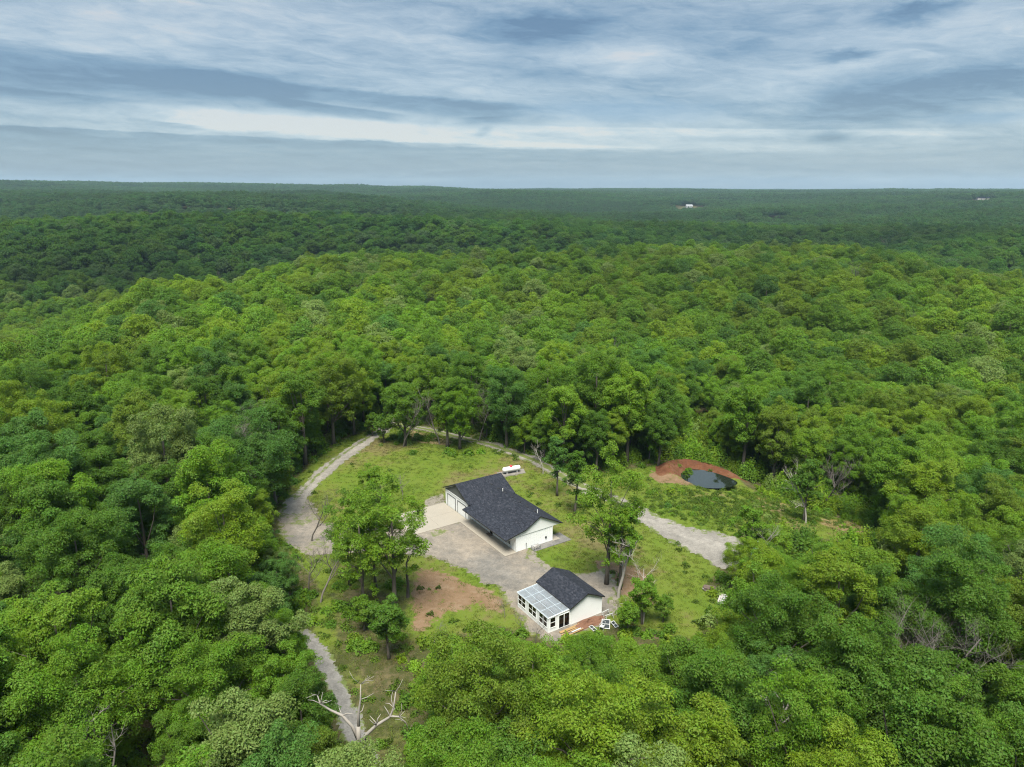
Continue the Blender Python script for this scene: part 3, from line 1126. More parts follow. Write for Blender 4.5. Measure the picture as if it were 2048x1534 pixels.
    MB().tube([(0.16, 1.85, 0.0), (0.16, 1.85, 0.95)], [0.035, 0.035], 8).box(0.10, 0.22, 1.78, 1.92, 0.95, 1.15).build('standpipe', M['steel'], H)
    # roof pipes and vents
    for a, b, hh in ((-11.8, 5.15, 0.55), (-1.5, 5.15, 0.60), (-14.9, 8.3, 0.5)):
        z0 = zr - sb * (b - 4.43)
        MB().tube([(a, b, z0 - 0.05), (a, b, z0 + hh)], [0.055, 0.055], 10).build('vent_pipe', M['pvc'], H)
    vent = MB().prism_y([(-0.28, 0.0), (0.28, 0.0), (0.24, 0.13), (-0.24, 0.13)], -0.14, 0.2).mesh('roof_vent', M['black'])
    for a in np.linspace(-15.0, -1.9, 7):
        o = link('roof_vent', vent, H)
        o.location = (a, 4.78, zr - sb * 0.35)
    # slabs
    s = MB().slab([(0.24, -2.2, 0.11), (0.24, -0.002, 0.11), (-13.95, -0.002, 0.11), (-13.95, -2.2, 0.11)], 0.2).build('porch_slab', M['concrete'], H)
    tag(MB().slab([(-6.6, -0.75, 0.135), (-6.6, -0.15, 0.135), (-7.9, -0.15, 0.135), (-7.9, -0.75, 0.135)], 0.02).build('doormat', M['dark_wood']),
        'small brown doormat lying at the front door of the white house', 'doormat')
    mo = bpy.data.objects['doormat']
    mo.location = (*HOUSE_O, 0)
    mo.rotation_euler.z = HOUSE_R
    MB().slab([(0.3, 7.05, 0.10), (0.3, 8.45, 0.10), (-13.0, 8.45, 0.10), (-13.0, 7.06, 0.10)], 0.2).build('back_patio', M['concrete'], H)
    return H


make_house()
# garage apron: four poured bays, saw cuts between
_p = [local(HOUSE_O, HOUSE_R, a, b) for a, b in ((-13.97, -2.21), (-13.97, -11.2), (-22.4, -11.2), (-22.4, -0.72), (-13.97, -0.72))]
for (a0, a1), (b0, b1) in [((-22.4, -18.2), (-11.2, -5.9)), ((-22.4, -18.2), (-5.88, -0.72)), ((-18.18, -13.97), (-11.2, -5.9)), ((-18.18, -13.97), (-5.88, -0.72))]:
    q = [local(HOUSE_O, HOUSE_R, a, b) for a, b in ((a0, b0), (a1, b0), (a1, b1), (a0, b1))]
    o = MB().slab([(*p, 0.10) for p in q], 0.2).build('concrete_apron', M['concrete'])
    tag(o, kind='structure')
# gravel bed by the gable end
q = [local(HOUSE_O, HOUSE_R, a, b) for a, b in ((0.02, 2.6), (1.5, 2.6), (1.6, 9.8), (-1.5, 9.7), (-1.5, 8.5), (0.33, 8.5), (0.33, 7.1), (0.02, 7.1))]
tag(MB().slab([(*p, 0.075) for p in q], 0.15).build('gravel_bed', M['gravel_grey']), kind='structure')

# box of stone / unit by the gable
ac = empty('stone_crate', local(HOUSE_O, HOUSE_R, 0.95, 3.15), HOUSE_R)
ac.location.z = 0.075
tag(ac, 'small grey crate standing beside the white gable wall', 'crate')
m = MB()
for x in (-0.36, 0.36):
    for y in (-0.62, 0.62):
        m.box(x - 0.03, x + 0.03, y - 0.03, y + 0.03, 0, 0.62)
for z in (0.05, 0.32, 0.60):
    for y in (-0.62, 0.62):
        m.box(-0.33, 0.33, y - 0.015, y + 0.015, z - 0.02, z + 0.02)
    for x in (-0.36, 0.36):
        m.box(x - 0.015, x + 0.015, -0.59, 0.59, z - 0.02, z + 0.02)
m.build('frame', M['steel'], ac)
st = [MB() for _ in range(2)]
_r = np.random.default_rng(3)
for k in range(26):
    c = np.array([_r.uniform(-0.24, 0.24), _r.uniform(-0.5, 0.5), 0.1 + 0.13 * (k // 6)])
    s_ = _r.uniform(0.09, 0.15)
    v = [c + s_ * np.array([math.cos(t) * math.cos(p), math.sin(t) * math.cos(p), math.sin(p)]) * _r.uniform(0.75, 1.15) for p in (-0.9, 0.0, 0.9) for t in np.arange(0, 6.2, 1.2566)]
    f = [(i * 5 + j, i * 5 + (j + 1) % 5, (i + 1) * 5 + (j + 1) % 5, (i + 1) * 5 + j) for i in range(2) for j in range(5)] + [(4, 3, 2, 1, 0), (10, 11, 12, 13, 14)]
    st[0].add(v, f)
o = st[0].build('stone_fill', M['old_wood'], ac)
o['kind'] = 'stuff'

# ------------------------------------------------------------------ shed with a sunroom
SHED_O = at(1096.4, 1267)
SHED_R = math.radians(-57.5)


def make_shed():
    S = empty('garden_shed', SHED_O, SHED_R)
    tag(S, 'small white shed with charcoal gable roof and a glazed lean-to sunroom', 'shed')
    W = M['white']
    MB().prism_x([(3.6, 0), (8.73, 0), (8.73, 2.50), (6.13, 3.78), (3.6, 2.62)], -7.25, 0.05).build('wall', W, S)
    MB().box(0.052, 0.085, 3.58, 3.70, 0, 2.55).build('corner_board', M['white_trim'], S)
    MB().box(0.052, 0.085, 8.63, 8.75, 0, 2.42).build('corner_board', M['white_trim'], S)
    X1, X0, t = 0.34, -7.6, 0.12
    zr, zl, z2 = 3.95, 2.64, 2.55
    MB().slab([(X1, 3.27, zl), (X1, 6.13, zr), (X0, 6.13, zr), (X0, 3.27, zl)], t).slab([(X1, 6.13, zr), (X1, 9.0, z2), (X0, 9.0, z2), (X0, 6.13, zr)], t).build('roof', M['shingle'], S)
    f = MB()
    for p, q in (((X1, 3.27, zl), (X1, 6.13, zr)), ((X1, 6.13, zr), (X1, 9.0, z2)), ((X0, 3.27, zl), (X1, 3.27, zl)), ((X0, 6.13, zr), (X0, 3.27, zl)), ((X0, 9.0, z2), (X0, 6.13, zr)), ((X1, 9.0, z2), (X0, 9.0, z2))):
        p, q = np.array(p), np.array(q)
        e = np.array([q[1] - p[1], p[0] - q[0], 0.0])
        e = e / np.linalg.norm(e) * 0.03
        up = np.array([0, 0, 0.012])
        f.slab([tuple(k) for k in (p + up, q + up, q + up + e, p + up + e)], 0.16)
    f.build('fascia', M['black'], S)
    MB().prism_x([(5.95, zr - 0.07), (6.13, zr + 0.035), (6.31, zr - 0.075), (6.13, zr + 0.01)], X0, X1).build('ridge_cap', M['shingle'], S)
    # sunroom: framed walls with real openings
    wins = [(-6.95, -5.28), (-4.47, -2.76), (-1.98, -0.30)]
    z0, z1, top, th = 0.72, 2.08, 2.20, 0.12
    w = MB()
    w.box(-7.2, -0.001, 0.0, th, 0.0, z0)
    w.box(-7.2, -0.001, 0.0, th, z1, top)
    xs = [-7.2] + [k for a in wins for k in a] + [-0.001]
    for i in range(0, len(xs), 2):
        w.box(xs[i], xs[i + 1], 0.0, th, z0, z1)
    w.box(-th, 0.0, th + 0.001, 0.30, 0.0, top)
    w.box(-th, 0.0, 0.30, 1.06, 0.0, z0)
    w.box(-th, 0.0, 0.30, 1.06, z1, top)
    w.box(-th, 0.0, 1.06, 1.62, 0.0, top)
    w.box(-th, 0.0, 1.62, 3.34, 2.05, top)
    w.box(-th, 0.0, 3.34, 3.595, 0.0, top)
    w.prism_x([(th, top), (3.595, top), (3.595, 2.50), (th, 2.225)], -th, -0.002)
    w.box(-7.2, -7.2 + th, th + 0.001, 3.595, 0.0, top)
    w.prism_x([(th, top), (3.595, top), (3.595, 2.50), (th, 2.225)], -7.2, -7.2 + th)
    w.build('sunroom_wall', M['white_trim'], S)
    MB().box(-7.07, -0.13, 0.13, 3.59, 0.0, 0.12).build('sunroom_floor', M['concrete'], S)
    for a, b in wins:
        window_unit(S, None, 0.0, a, b, z0, z1, 2, M['glass'], 'x', -1)
    window_unit(S, None, 0.0, 0.30, 1.06, z0, z1, 1, M['glass'], 'y', 1)
    d = MB().box(0.002, 0.05, 1.60, 1.67, 0.1, 2.06).box(0.002, 0.05, 3.29, 3.36, 0.1, 2.06).box(0.002, 0.05, 1.67, 3.29, 2.0, 2.07).box(0.002, 0.05, 1.67, 3.29, 0.10, 0.16).box(0.002, 0.052, 2.43, 2.53, 0.16, 2.0).build('sliding_door', M['white_trim'], S)
    for a, b in ((1.67, 2.43), (2.53, 3.29)):
        MB().box(0.012, 0.024, a, b, 0.16, 2.0).build('door_pane', M['glass'], d)
    MB().box(0.053, 0.09, 3.20, 3.25, 0.95, 1.2).build('door_handle', M['black'], d)
    # shelves and benches seen through the sheet roof
    # roof: rafters, purlins and clear sheets
    zat = lambda b: 2.275 + (b + 0.1) * 0.062
    xs = np.linspace(-7.25, 0.05, 5)
    ys = [-0.12, 1.1, 2.3, 3.5]
    for i, x in enumerate(xs):
        x0, x1 = x - 0.045, x + 0.045
        MB().add([(xx, y, zat(y) + dz) for dz in (-0.09, 0.0) for xx, y in ((x0, -0.12), (x1, -0.12), (x1, 3.5), (x0, 3.5))],
                 [(3, 2, 1, 0), (4, 5, 6, 7), (0, 1, 5, 4), (1, 2, 6, 5), (2, 3, 7, 6), (3, 0, 4, 7)]).build('rafter', M['white_trim'], S)
    for y in ys:
        for i in range(4):
            m = MB()
            m.box(xs[i] + 0.046, xs[i + 1] - 0.046, y - 0.035 + (0.035 if y < 0 else 0), y + 0.035, zat(y) - 0.085, zat(y) - 0.006)
            m.build('purlin', M['white_trim'], S)
    for i in range(4):
        for j in range(3):
            x0, x1, y0, y1 = xs[i] + 0.01, xs[i + 1] - 0.01, ys[j] + 0.01, ys[j + 1] - 0.01
            MB().slab([(x0, y0, zat(y0) + 0.02), (x1, y0, zat(y0) + 0.02), (x1, y1, zat(y1) + 0.02), (x0, y1, zat(y1) + 0.02)], 0.008).build('roof_sheet', M['poly'], S)
    MB().box(-6.9, -0.8, 2.7, 3.4, 0.75, 0.80).box(-6.9, -6.8, 2.75, 3.35, 0.12, 0.75).box(-0.9, -0.8, 2.75, 3.35, 0.12, 0.75).build('work_bench', M['old_wood'], S)
    return S


make_shed()


def by_shed(a, b):
    return local(SHED_O, SHED_R, a, b)


# mulch heap, boards, sawhorses, old window sashes by the shed
def heap(name, centre, rx, ry, h, rot, material, seed, n=20):
    v, f = [], []
    r = np.random.default_rng(seed)
    for i in range(6):
        k = i / 5
        for j in range(n):
            t = 2 * math.pi * j / n
            w = 1 + 0.16 * r.standard_normal()
            v.append((rx * k * w * math.cos(t), ry * k * w * math.sin(t), h * (1 - k ** 1.6) * (1 + 0.22 * r.standard_normal()) - 0.02))
    for i in range(5):
        for j in range(n):
            f.append((i * n + j, (i + 1) * n + j, (i + 1) * n + (j + 1) % n, i * n + (j + 1) % n))
    o = MB().add(v, f).build(name, material)
    o.location = (*centre, 0.05)
    o.rotation_euler.z = rot
    return o


tag(heap('mulch_heap', by_shed(1.05, 5.6), 0.9, 2.9, 0.42, SHED_R, M['mulch'], 4), 'low heap of reddish bark mulch along the shed end wall', 'mulch heap')
for k, (a, b, ln, wd, mt, z, rr, lab) in enumerate((
        (0.72, 3.35, 4.3, 0.20, 'lumber', 0.02, 0.02, 'long yellow board lying closest to the shed sliding door'),
        (0.98, 3.20, 4.0, 0.22, 'lumber', 0.03, -0.02, 'wide yellow board between the two other long boards by the shed'),
        (1.28, 3.05, 3.9, 0.16, 'lumber', 0.02, 0.03, 'yellow board next to the white plank beside the shed'),
        (1.55, 3.45, 1.7, 0.20, 'old_white', 0.02, -0.01, 'short white plank lying on the boards by the shed'),
        (1.85, 2.65, 3.2, 0.14, 'lumber', 0.02, 0.01, 'narrow yellow board farthest from the shed wall'))):
    o = MB().box(-wd / 2, wd / 2, -ln / 2, ln / 2, 0, 0.06).build('board', M[mt])
    o.location = (*by_shed(a, b), 0.12 + z)
    o.rotation_euler = (0.01 * k, 0, SHED_R + rr)
    tag(o, lab, 'board', 'boards beside the shed')


def sawhorse(loc, rz, label):
    r = empty('sawhorse', (*loc, 0.05), rz)
    tag(r, label, 'sawhorse', 'white sawhorses by the shed')
    MB().box(-0.65, 0.65, -0.045, 0.045, 0.62, 0.70).build('beam', M['old_white'], r)
    for sx in (-1, 1):
        for sy in (-1, 1):
            MB().tube([(sx * 0.52, sy * 0.03, 0.64), (sx * 0.58, sy * 0.24, 0.0)], [0.03, 0.028], 4).build('leg', M['old_white'], r)
        MB().box(sx * 0.56 - 0.02, sx * 0.56 + 0.02, -0.16, 0.16, 0.28, 0.34).build('stretcher', M['old_white'], r)


sawhorse(by_shed(0.85, 8.75), SHED_R + math.pi / 2 + 0.1, 'white sawhorse standing nearer the shed corner')
sawhorse(by_shed(1.75, 8.65), SHED_R + math.pi / 2 - 0.05, 'white sawhorse standing farther from the shed wall')


def old_sash(loc, size, rz, tilt, label, z=0.06):
    r = empty('window_sash', (*loc, z), rz)
    r.rotation_euler = (tilt, 0, rz)
    tag(r, label, 'window sash', 'old window sashes by the shed')
    w, h = size
    f = MB().box(-w / 2, w / 2, 0, 0.09, 0, 0.05).box(-w / 2, w / 2, h - 0.09, h, 0, 0.05).box(-w / 2, -w / 2 + 0.09, 0.09, h - 0.09, 0, 0.05).box(w / 2 - 0.09, w / 2, 0.09, h - 0.09, 0, 0.05).box(-w / 2 + 0.09, w / 2 - 0.09, h / 2 - 0.04, h / 2 + 0.04, 0.002, 0.048)
    f.build('frame', M['old_white'], r)
    for k in range(2):
        y0 = 0.09 + k * (h / 2 - 0.05)
        MB().box(-w / 2 + 0.09, w / 2 - 0.09, y0, y0 + h / 2 - 0.13, 0.015, 0.03).build('pane', M['dark_glass'], r)


_w = at(1195, 1258)
old_sash(at(1191, 1263), (0.6, 1.2), math.radians(28), 0.0, 'white sash with dark panes lying flat on the grass', 0.10)
old_sash(at(1211, 1259), (1.1, 1.3), math.radians(-10), 0.55, 'large white sash propped up at a tilt behind the shed end', 0.10)
old_sash(at(1234, 1256), (0.6, 1.1), math.radians(30), 0.25, 'white sash nearest the young oak right of the shed', 0.10)
g_ = empty('white_chair', (*at(1204, 1259), 0.05), math.radians(-30))
tag(g_, 'white curved garden chair beside the propped window sash', 'chair')
MB().box(-0.28, 0.28, -0.28, 0.28, 0.42, 0.47).build('seat', M['old_white'], g_)
MB().tube([(-0.28, 0.28, 0.45), (-0.25, 0.42, 1.0), (0.25, 0.42, 1.0), (0.28, 0.28, 0.45)], [0.035] * 4, 6).build('backrest', M['old_white'], g_)
for sx in (-1, 1):
    for sy in (-1, 1):
        MB().tube([(sx * 0.25, sy * 0.25, 0.42), (sx * 0.29, sy * 0.29, 0)], [0.03, 0.025], 5).build('leg', M['old_white'], g_)
    MB().tube([(sx * 0.30, -0.25, 0.45), (sx * 0.32, -0.2, 0.68), (sx * 0.30, 0.35, 0.70)], [0.028] * 3, 5).build('armrest', M['old_white'], g_)


# ------------------------------------------------------------------ propane tank
def make_tank():
    c = at(1023, 946)
    rz = math.radians(24)
    t = empty('propane_tank', (*c, 0.08), rz)
    tag(t, 'white propane tank with red dome lid standing behind the house', 'propane tank')
    L, R_ = 1.55, 0.52
    pts, rad = [], []
    for k in range(6):
        a = k / 5 * math.pi / 2
        pts.append((-L - math.cos(a) * 0.42 * 1.0, 0, 0.85))
        rad.append(max(0.03, R_ * math.sin(a)))
    for k in range(6):
        a = (5 - k) / 5 * math.pi / 2
        pts.append((L + math.cos(a) * 0.42, 0, 0.85))
        rad.append(max(0.03, R_ * math.sin(a)))
    MB().tube(pts, rad, 20).build('tank_body', M['tank'], t, True)
    MB().tube([(-0.1, 0, 1.33), (-0.1, 0, 1.52), (-0.1, 0, 1.62)], [0.30, 0.29, 0.12], 14).build('dome_lid', M['red'], t, True)
    for sx in (-1, 1):
        MB().box(sx * 1.1 - 0.06, sx * 1.1 + 0.06, -0.34, 0.34, 0.0, 0.42).build('leg', M['tank'], t)
    q = [local(c, rz, a, b) for a, b in ((-3.6, -1.1), (2.6, -1.2), (3.1, 1.0), (-2.6, 1.3))]
    tag(MB().slab([(*p, 0.08) for p in q], 0.15).build('tank_pad', M['gravel']), kind='structure')


make_tank()


# ------------------------------------------------------------------ stacks of boards on the grass, parked trailer behind trees
def board_pile(px, rz, mats, label, seed):
    r = np.random.default_rng(seed)
    b = empty('board_pile', (*at(*px), 0.03), rz)
    tag(b, label, 'board pile', 'board piles on the grass')
    for lay in range(3):
        for k in range(4):
            o = MB().box(-1.1 + r.uniform(-.15, .1), 1.1 + r.uniform(-.1, .15), -0.52 + k * 0.26, -0.30 + k * 0.26, 0.12 + lay * 0.13, 0.22 + lay * 0.13).build('board', M[mats[int(r.integers(len(mats)))]], b)
            o.rotation_euler.z = r.uniform(-0.05, 0.05)
    for x in (-0.8, 0.8):
        MB().box(x - 0.06, x + 0.06, -0.55, 0.55, 0, 0.115).build('bearer', M['dark_wood'], b)


board_pile((1423, 1181), math.radians(-18), ('dark_wood', 'old_wood', 'dark_wood'), 'dark pile of boards on the grass below the gravel pad', 5)
board_pile((1444, 1203), math.radians(62), ('old_wood', 'old_white', 'old_wood'), 'pale grey pile of boards at the grass edge under the trees', 6)

tr = empty('utility_trailer', (*at(1508, 1108), 0.05), math.radians(35))
tag(tr, 'pale blue sheeted trailer half hidden behind oaks at the gravel pad', 'trailer')
MB().box(-2.2, 2.2, -1.0, 1.0, 0.55, 0.70).build('bed', M['steel'], tr)
MB().prism_x([(-1.0, 0.702), (1.0, 0.702), (0.85, 1.35), (0.2, 1.62), (-0.5, 1.5), (-0.9, 1.2)], -2.1, 1.9).build('load_sheet', M['blue_tarp'], tr)
for sy in (-1, 1):
    MB().tube([(0.1, sy * 1.02, 0.34), (0.1, sy * 1.20, 0.34)], [0.34, 0.34], 14).build('wheel', M['black'], tr)
MB().tube([(2.2, 0.7, 0.6), (3.4, 0, 0.6), (2.2, -0.7, 0.6)], [0.05] * 3, 6).build('tow_bar', M['steel'], tr)


# ------------------------------------------------------------------ trees
def unit(v):
    return v / (np.linalg.norm(v, axis=-1, keepdims=True) + 1e-9)


def leaf_cards(r, P, N, size, aspect=0.58, out=None):
    """diamond shaped leaf sprays at points P facing N"""
    n = len(P)
    if out is None:
        out = r.standard_normal((n, 3))
    a = out + r.normal(0, 0.55, (n, 3))
    a = unit(a - N * (a * N).sum(1, keepdims=True))
    b = np.cross(N, a)
    s = size * r.uniform(0.6, 1.35, (n, 1))
    droop = N * (s * 0.22)
    v = np.stack([P - a * s * 0.5, P + b * s * aspect * 0.5 - droop * 0.0 + droop, P + a * s * 0.55 - droop, P - b * s * aspect * 0.5 + droop], 1)
    return v.reshape(-1, 3)


def crown_shape(seed, height=17.0, R=4.6, base=5.5, lobes=70, leaves=12000, leaf=0.40, loose=0.0, lobe_r=(0.8, 1.6), sub=0, dome=False):
    """leaf sprays of a broad crown made of many uneven lobes; returns verts, faces, per leaf value, lobe centres"""
    r = np.random.default_rng(seed)
    k = np.arange(lobes) + 0.5
    zz = 1 - 2 * k / lobes
    zz = zz * 0.92 + 0.08
    th = k * 2.399963 + r.uniform(0, 6.28)
    rad = np.sqrt(np.clip(1 - zz ** 2, 0.02, 1))
    d = np.stack([rad * np.cos(th), rad * np.sin(th), zz], 1) + r.normal(0, 0.16, (lobes, 3))
    d = unit(d)
    # uneven outline
    w = 1 + 0.16 * np.sin(2 * th + r.uniform(0, 6)) * rad + 0.12 * np.sin(3 * th + r.uniform(0, 6)) * rad + r.normal(0, 0.09 + loose * 0.12, lobes)
    hz = (height - base) / 2
    depth = r.uniform(0.70, 1.0, lobes) ** 0.8
    if dome:
        depth = r.uniform(0.86, 1.0, lobes)
        w = 1 + (w - 1) * 0.7
    inner = r.random(lobes) < (0.04 if dome else 0.16)
    depth[inner] *= 0.55
    lr = r.uniform(*lobe_r, lobes) * (1.0 - 0.25 * (d[:, 2] < -0.3))
    C = np.stack([d[:, 0] * (R - lr * 0.7) * w * depth, d[:, 1] * (R - lr * 0.7) * w * depth, d[:, 2] * (hz - lr * 0.5) * w * depth], 1)
    below = C[:, 2] < 0
    C[below, :2] *= (1 - 0.35 * (C[below, 2:] / -hz))
    C[:, 2] += base + hz
    if sub:
        # each limb end carries a handful of small leafy tufts with air between them
        kk = np.repeat(np.arange(lobes), sub)
        o = unit(r.standard_normal((len(kk), 3)) + d[kk] * 0.7 + np.array([0, 0, 0.45]))
        L = C[kk] + o * (lr[kk, None] * r.uniform(0.40, 0.92, (len(kk), 1))) * np.array([1.05, 1.05, 0.9])
        lr2 = lr[kk] * r.uniform(0.34, 0.60, len(kk))
    else:
        L, lr2 = C, lr
    share = lr2 ** 2 / (lr2 ** 2).sum()
    idx = r.choice(len(L), int(leaves * 1.25), p=share)
    n = unit(r.standard_normal((len(idx), 3)) + np.array([0, 0, 0.7]))
    rr = lr2[idx, None] * (1 - 0.5 * r.random((len(idx), 1)) ** 1.6)
    sq = np.array([1.08, 1.08, 0.82])
    P = L[idx] + n * rr * sq
    keep = np.ones(len(P), bool)
    if not sub:
        for j in range(len(L)):
            q = (P - L[j]) / sq
            keep &= ~((q ** 2).sum(1) < (lr2[j] * 0.62) ** 2)
    P, n = P[keep][:leaves], n[keep][:leaves]
    N = unit(n * 0.45 + np.array([0, 0, 0.55]) + r.normal(0, 0.42, P.shape))
    v = leaf_cards(r, P, N, leaf, out=n)
    val = np.clip(0.5 + r.normal(0, 0.26, len(P)), 0, 1)
    return v, np.arange(len(v)), val, C


def crown_mesh(name, material, **kw):
    v, f, val, C = crown_shape(**kw)
    return mesh_np(name, v, f, 4, material, {'leaf': ('FACE', val)}), C


def trunk_mesh(name, seed, height, base, C, material, r0=0.30, limbs=9, sides=6):
    r = np.random.default_rng(seed)
    m = MB()
    bend = r.normal(0, 0.25, 2)
    top = height * 0.80
    path = [np.array([bend[0] * math.sin(t * 2.2), bend[1] * math.sin(t * 1.7 + 0.4) - bend[1] * math.sin(0.4), t * top]) for t in np.linspace(0, 1, 8)]
    path[0][2] = -0.6
    m.tube(path, [r0 * (1.35 if i == 0 else (1 - 0.80 * i / 7)) for i in range(8)], sides + 1)
    order = np.argsort(-np.linalg.norm(C[:, :2], axis=1) - r.random(len(C)) * 2)
    for q in C[order][:limbs]:
        t = r.uniform(0.38, 0.75) * min(1, q[2] / top)
        s = np.array([np.interp(t, np.linspace(0, 1, 8), [p[i] for p in path]) for i in range(3)])
        mid = s * 0.45 + q * 0.55 + r.normal(0, 0.35, 3)
        mid[2] += 0.2
        rr = r0 * (1 - 0.75 * t) * 0.5
        m.tube([s, mid, q], [rr, rr * 0.6, rr * 0.2], max(4, sides - 1), cap=False)
    return m.mesh(name, material, True)


def dead_mesh(name, seed, height=12.0, r0=0.28, spread=0.75, levels=3, forks=4, material=None, first=0.35):
    r = np.random.default_rng(seed)
    m = MB()

    def grow(p, d, L, rad, lev):
        pts, rads = [p], [rad]
        n = 6
        for i in range(n):
            d = unit(d + r.normal(0, 0.17, 3) + np.array([0, 0, 0.05]))
            p = p + d * L / n
            pts.append(p)
            rads.append(rad * (1 - (0.72 if lev < levels else 0.9) * (i + 1) / n))
        m.tube(pts, rads, 7 if lev == 0 else (5 if lev == 1 else 4), cap=False)
        if lev < levels:
            k = forks + int(r.integers(0, 2))
            for j in range(k):
                t = (first if lev == 0 else 0.25) + (1 - (first if lev == 0 else 0.25)) * (j + r.random()) / k
                i = min(n, max(1, int(t * n)))
                a = r.uniform(0, 6.283)
                side = np.array([math.cos(a), math.sin(a), 0.25 + 0.4 * r.random()])
                grow(pts[i], unit(unit(pts[i] - pts[i - 1]) * (1 - spread) + side * spread), L * r.uniform(0.38, 0.62) * (1.15 - 0.4 * t), rads[i] * 0.62, lev + 1)
    grow(np.array([0, 0, -0.4]), np.array([0, 0, 1.0]), height * (0.8 if levels > 1 else 1.0), r0, 0)
    return m.mesh(name, material or M['dead_bark'], True)


# kinds of near crown, shared by the copies
NEAR = []
_specs = [  # height, R, base, lobes, leaves, loose
    (17.0, 4.7, 5.0, 78, 15000, 0.2), (18.5, 5.2, 5.5, 92, 17000, 0.3), (16.0, 4.2, 4.5, 66, 13000, 0.1), (19.0, 4.6, 5.5, 84, 16000, 0.5),
    (15.5, 5.0, 5.0, 80, 15000, 0.2), (17.5, 4.0, 4.5, 68, 13000, 0.4), (16.5, 5.4, 5.5, 90, 16500, 0.4), (18.0, 4.4, 6.0, 64, 12000, 0.7),
    (14.5, 4.1, 4.0, 60, 12000, 0.3), (17.0, 4.9, 4.5, 86, 16000, 0.6)]
for i, (h_, R_, b_, nl, nv, lo) in enumerate(_specs):
    cm, C = crown_mesh('crown', M['leaf'], seed=100 + i, height=h_, R=R_ * 1.04, base=b_ * 0.62, lobes=int(nl * 0.72), leaves=int(nv * 3.1), leaf=0.215 if i % 3 else 0.19, loose=lo, lobe_r=(1.05, 1.8), sub=8)
    tm = trunk_mesh('trunk', 200 + i, h_, b_, C, M['bark'], 0.26 + 0.012 * h_ * 0.5)
    NEAR.append((cm, tm, h_, R_, b_))
SMALL = []   # young trees, thinner
for i, (h_, R_, b_, nl, nv, lo) in enumerate([(9.0, 2.5, 2.2, 36, 5200, 0.4), (12.5, 2.6, 3.0, 46, 6000, 0.6), (7.0, 2.2, 1.2, 30, 4200, 0.3), (19.0, 4.7, 4.0, 88, 9000, 0.5), (13.0, 2.2, 3.5, 40, 5200, 0.6)]):
    cm, C = crown_mesh('crown', M['leaf'], seed=300 + i, height=h_, R=R_, base=b_ * 0.8, lobes=int(nl * 0.7), leaves=int(nv * 2.0), leaf=0.23, loose=lo, lobe_r=(0.65, 1.15) if h_ < 18 else (0.9, 1.5), sub=6)
    tm = trunk_mesh('trunk', 350 + i, h_, b_, C, M['bark'], 0.10 + 0.011 * h_, 7)
    SMALL.append((cm, tm, h_, R_, b_))

PALETTE = [('yellow-green', (0.134, 0.208, 0.017)), ('bright green', (0.104, 0.198, 0.017)), ('mid green', (0.092, 0.174, 0.018)),
           ('deep green', (0.072, 0.146, 0.017)), ('blue-green', (0.068, 0.146, 0.027)), ('pale grey-green', (0.134, 0.194, 0.050)), ('olive green', (0.108, 0.168, 0.018)),
           ('fresh green', (0.120, 0.208, 0.018))]
PAL_P = np.array([0.14, 0.18, 0.20, 0.12, 0.05, 0.06, 0.12, 0.13])

ONES = 'zero one two three four five six seven eight nine ten eleven twelve thirteen fourteen fifteen sixteen seventeen eighteen nineteen'.split()
TENS = '_ _ twenty thirty forty fifty sixty seventy eighty ninety'.split()


def number(n):
    n = int(max(0, min(99, n)))
    return ONES[n] if n < 20 else TENS[n // 10] + ('-' + ONES[n % 10] if n % 10 else '')


def place(pt):
    u, v, _ = project(pt)[0]
    return f"{number(round(u / 20.48))} percent across and {number(round(v / 15.34))} percent down the photo"


LABELS = set()


def make_tree(kind, loc, scale, rz, color, label, name='broadleaf_tree', group='trees of the wood', cat='tree', stretch=1.0):
    cm, tm, h_, R_, b_ = kind
    t = empty(name, (loc[0], loc[1], loc[2] if len(loc) > 2 else h1(*loc)), rz)
    t.scale = (scale, scale, scale * stretch)
    tag(t, label, cat, group)
    LABELS.add(label)
    c = link('crown', cm, t)
    c.color = (*color, 1.0)
    link('trunk', tm, t)
    return t


def make_dead(loc, me, scale, rz, label, name='dead_tree', tilt=(0, 0)):
    o = link(name, me)
    o.location = (loc[0], loc[1], h1(*loc))
    o.rotation_euler = (tilt[0], tilt[1], rz)
    o.scale = (scale,) * 3
    tag(o, label, 'dead tree', 'bare dead trees')
    LABELS.add(label)
    return o


PC = dict(PALETTE)
placed = []        # (x, y, radius) of every tree that stands near


def hero(kind, px, rz, col, label, scale=1.0, stretch=1.0, name='broadleaf_tree'):
    p = at(*px)
    make_tree(kind, p, scale, rz, PC[col] if isinstance(col, str) else col, label, name=name, group='trees standing in the clearing', stretch=stretch)
    placed.append((p[0], p[1], kind[3] * scale))


# trees in and around the clearing
hero(SMALL[3], (789, 1216), 0.3, 'fresh green', 'tall airy tree in front of the concrete apron, its crown over the gravel', 1.12, 0.84)
hero(SMALL[3], (728, 1228), 2.1, 'fresh green', 'tall leafy tree left of the airy tree before the apron', 0.88)
hero(SMALL[3], (752, 1180), 4.0, 'bright green', 'tree behind the airy pair, its crown against the gravel drive', 0.80)
hero(SMALL[3], (700, 1170), 5.2, 'mid green', 'thin tree at the left of the clump before the drive', 0.72)
hero(SMALL[0], (778, 1318), 1.0, 'deep green', 'short dark tree in shade lowest in the clump', 0.95)
hero(SMALL[2], (728, 1262), 2.6, 'mid green', 'small bushy tree at the shaded side of the clump', 0.75)
hero(SMALL[3], (1213, 1168), 0.9, 'fresh green', 'tall half-dead oak beside the small shed with pale forked trunk', 1.05)
hero(SMALL[1], (1240, 1178), 2.9, 'bright green', 'slim leafy trunk behind the small shed beside the tall oak', 1.05)
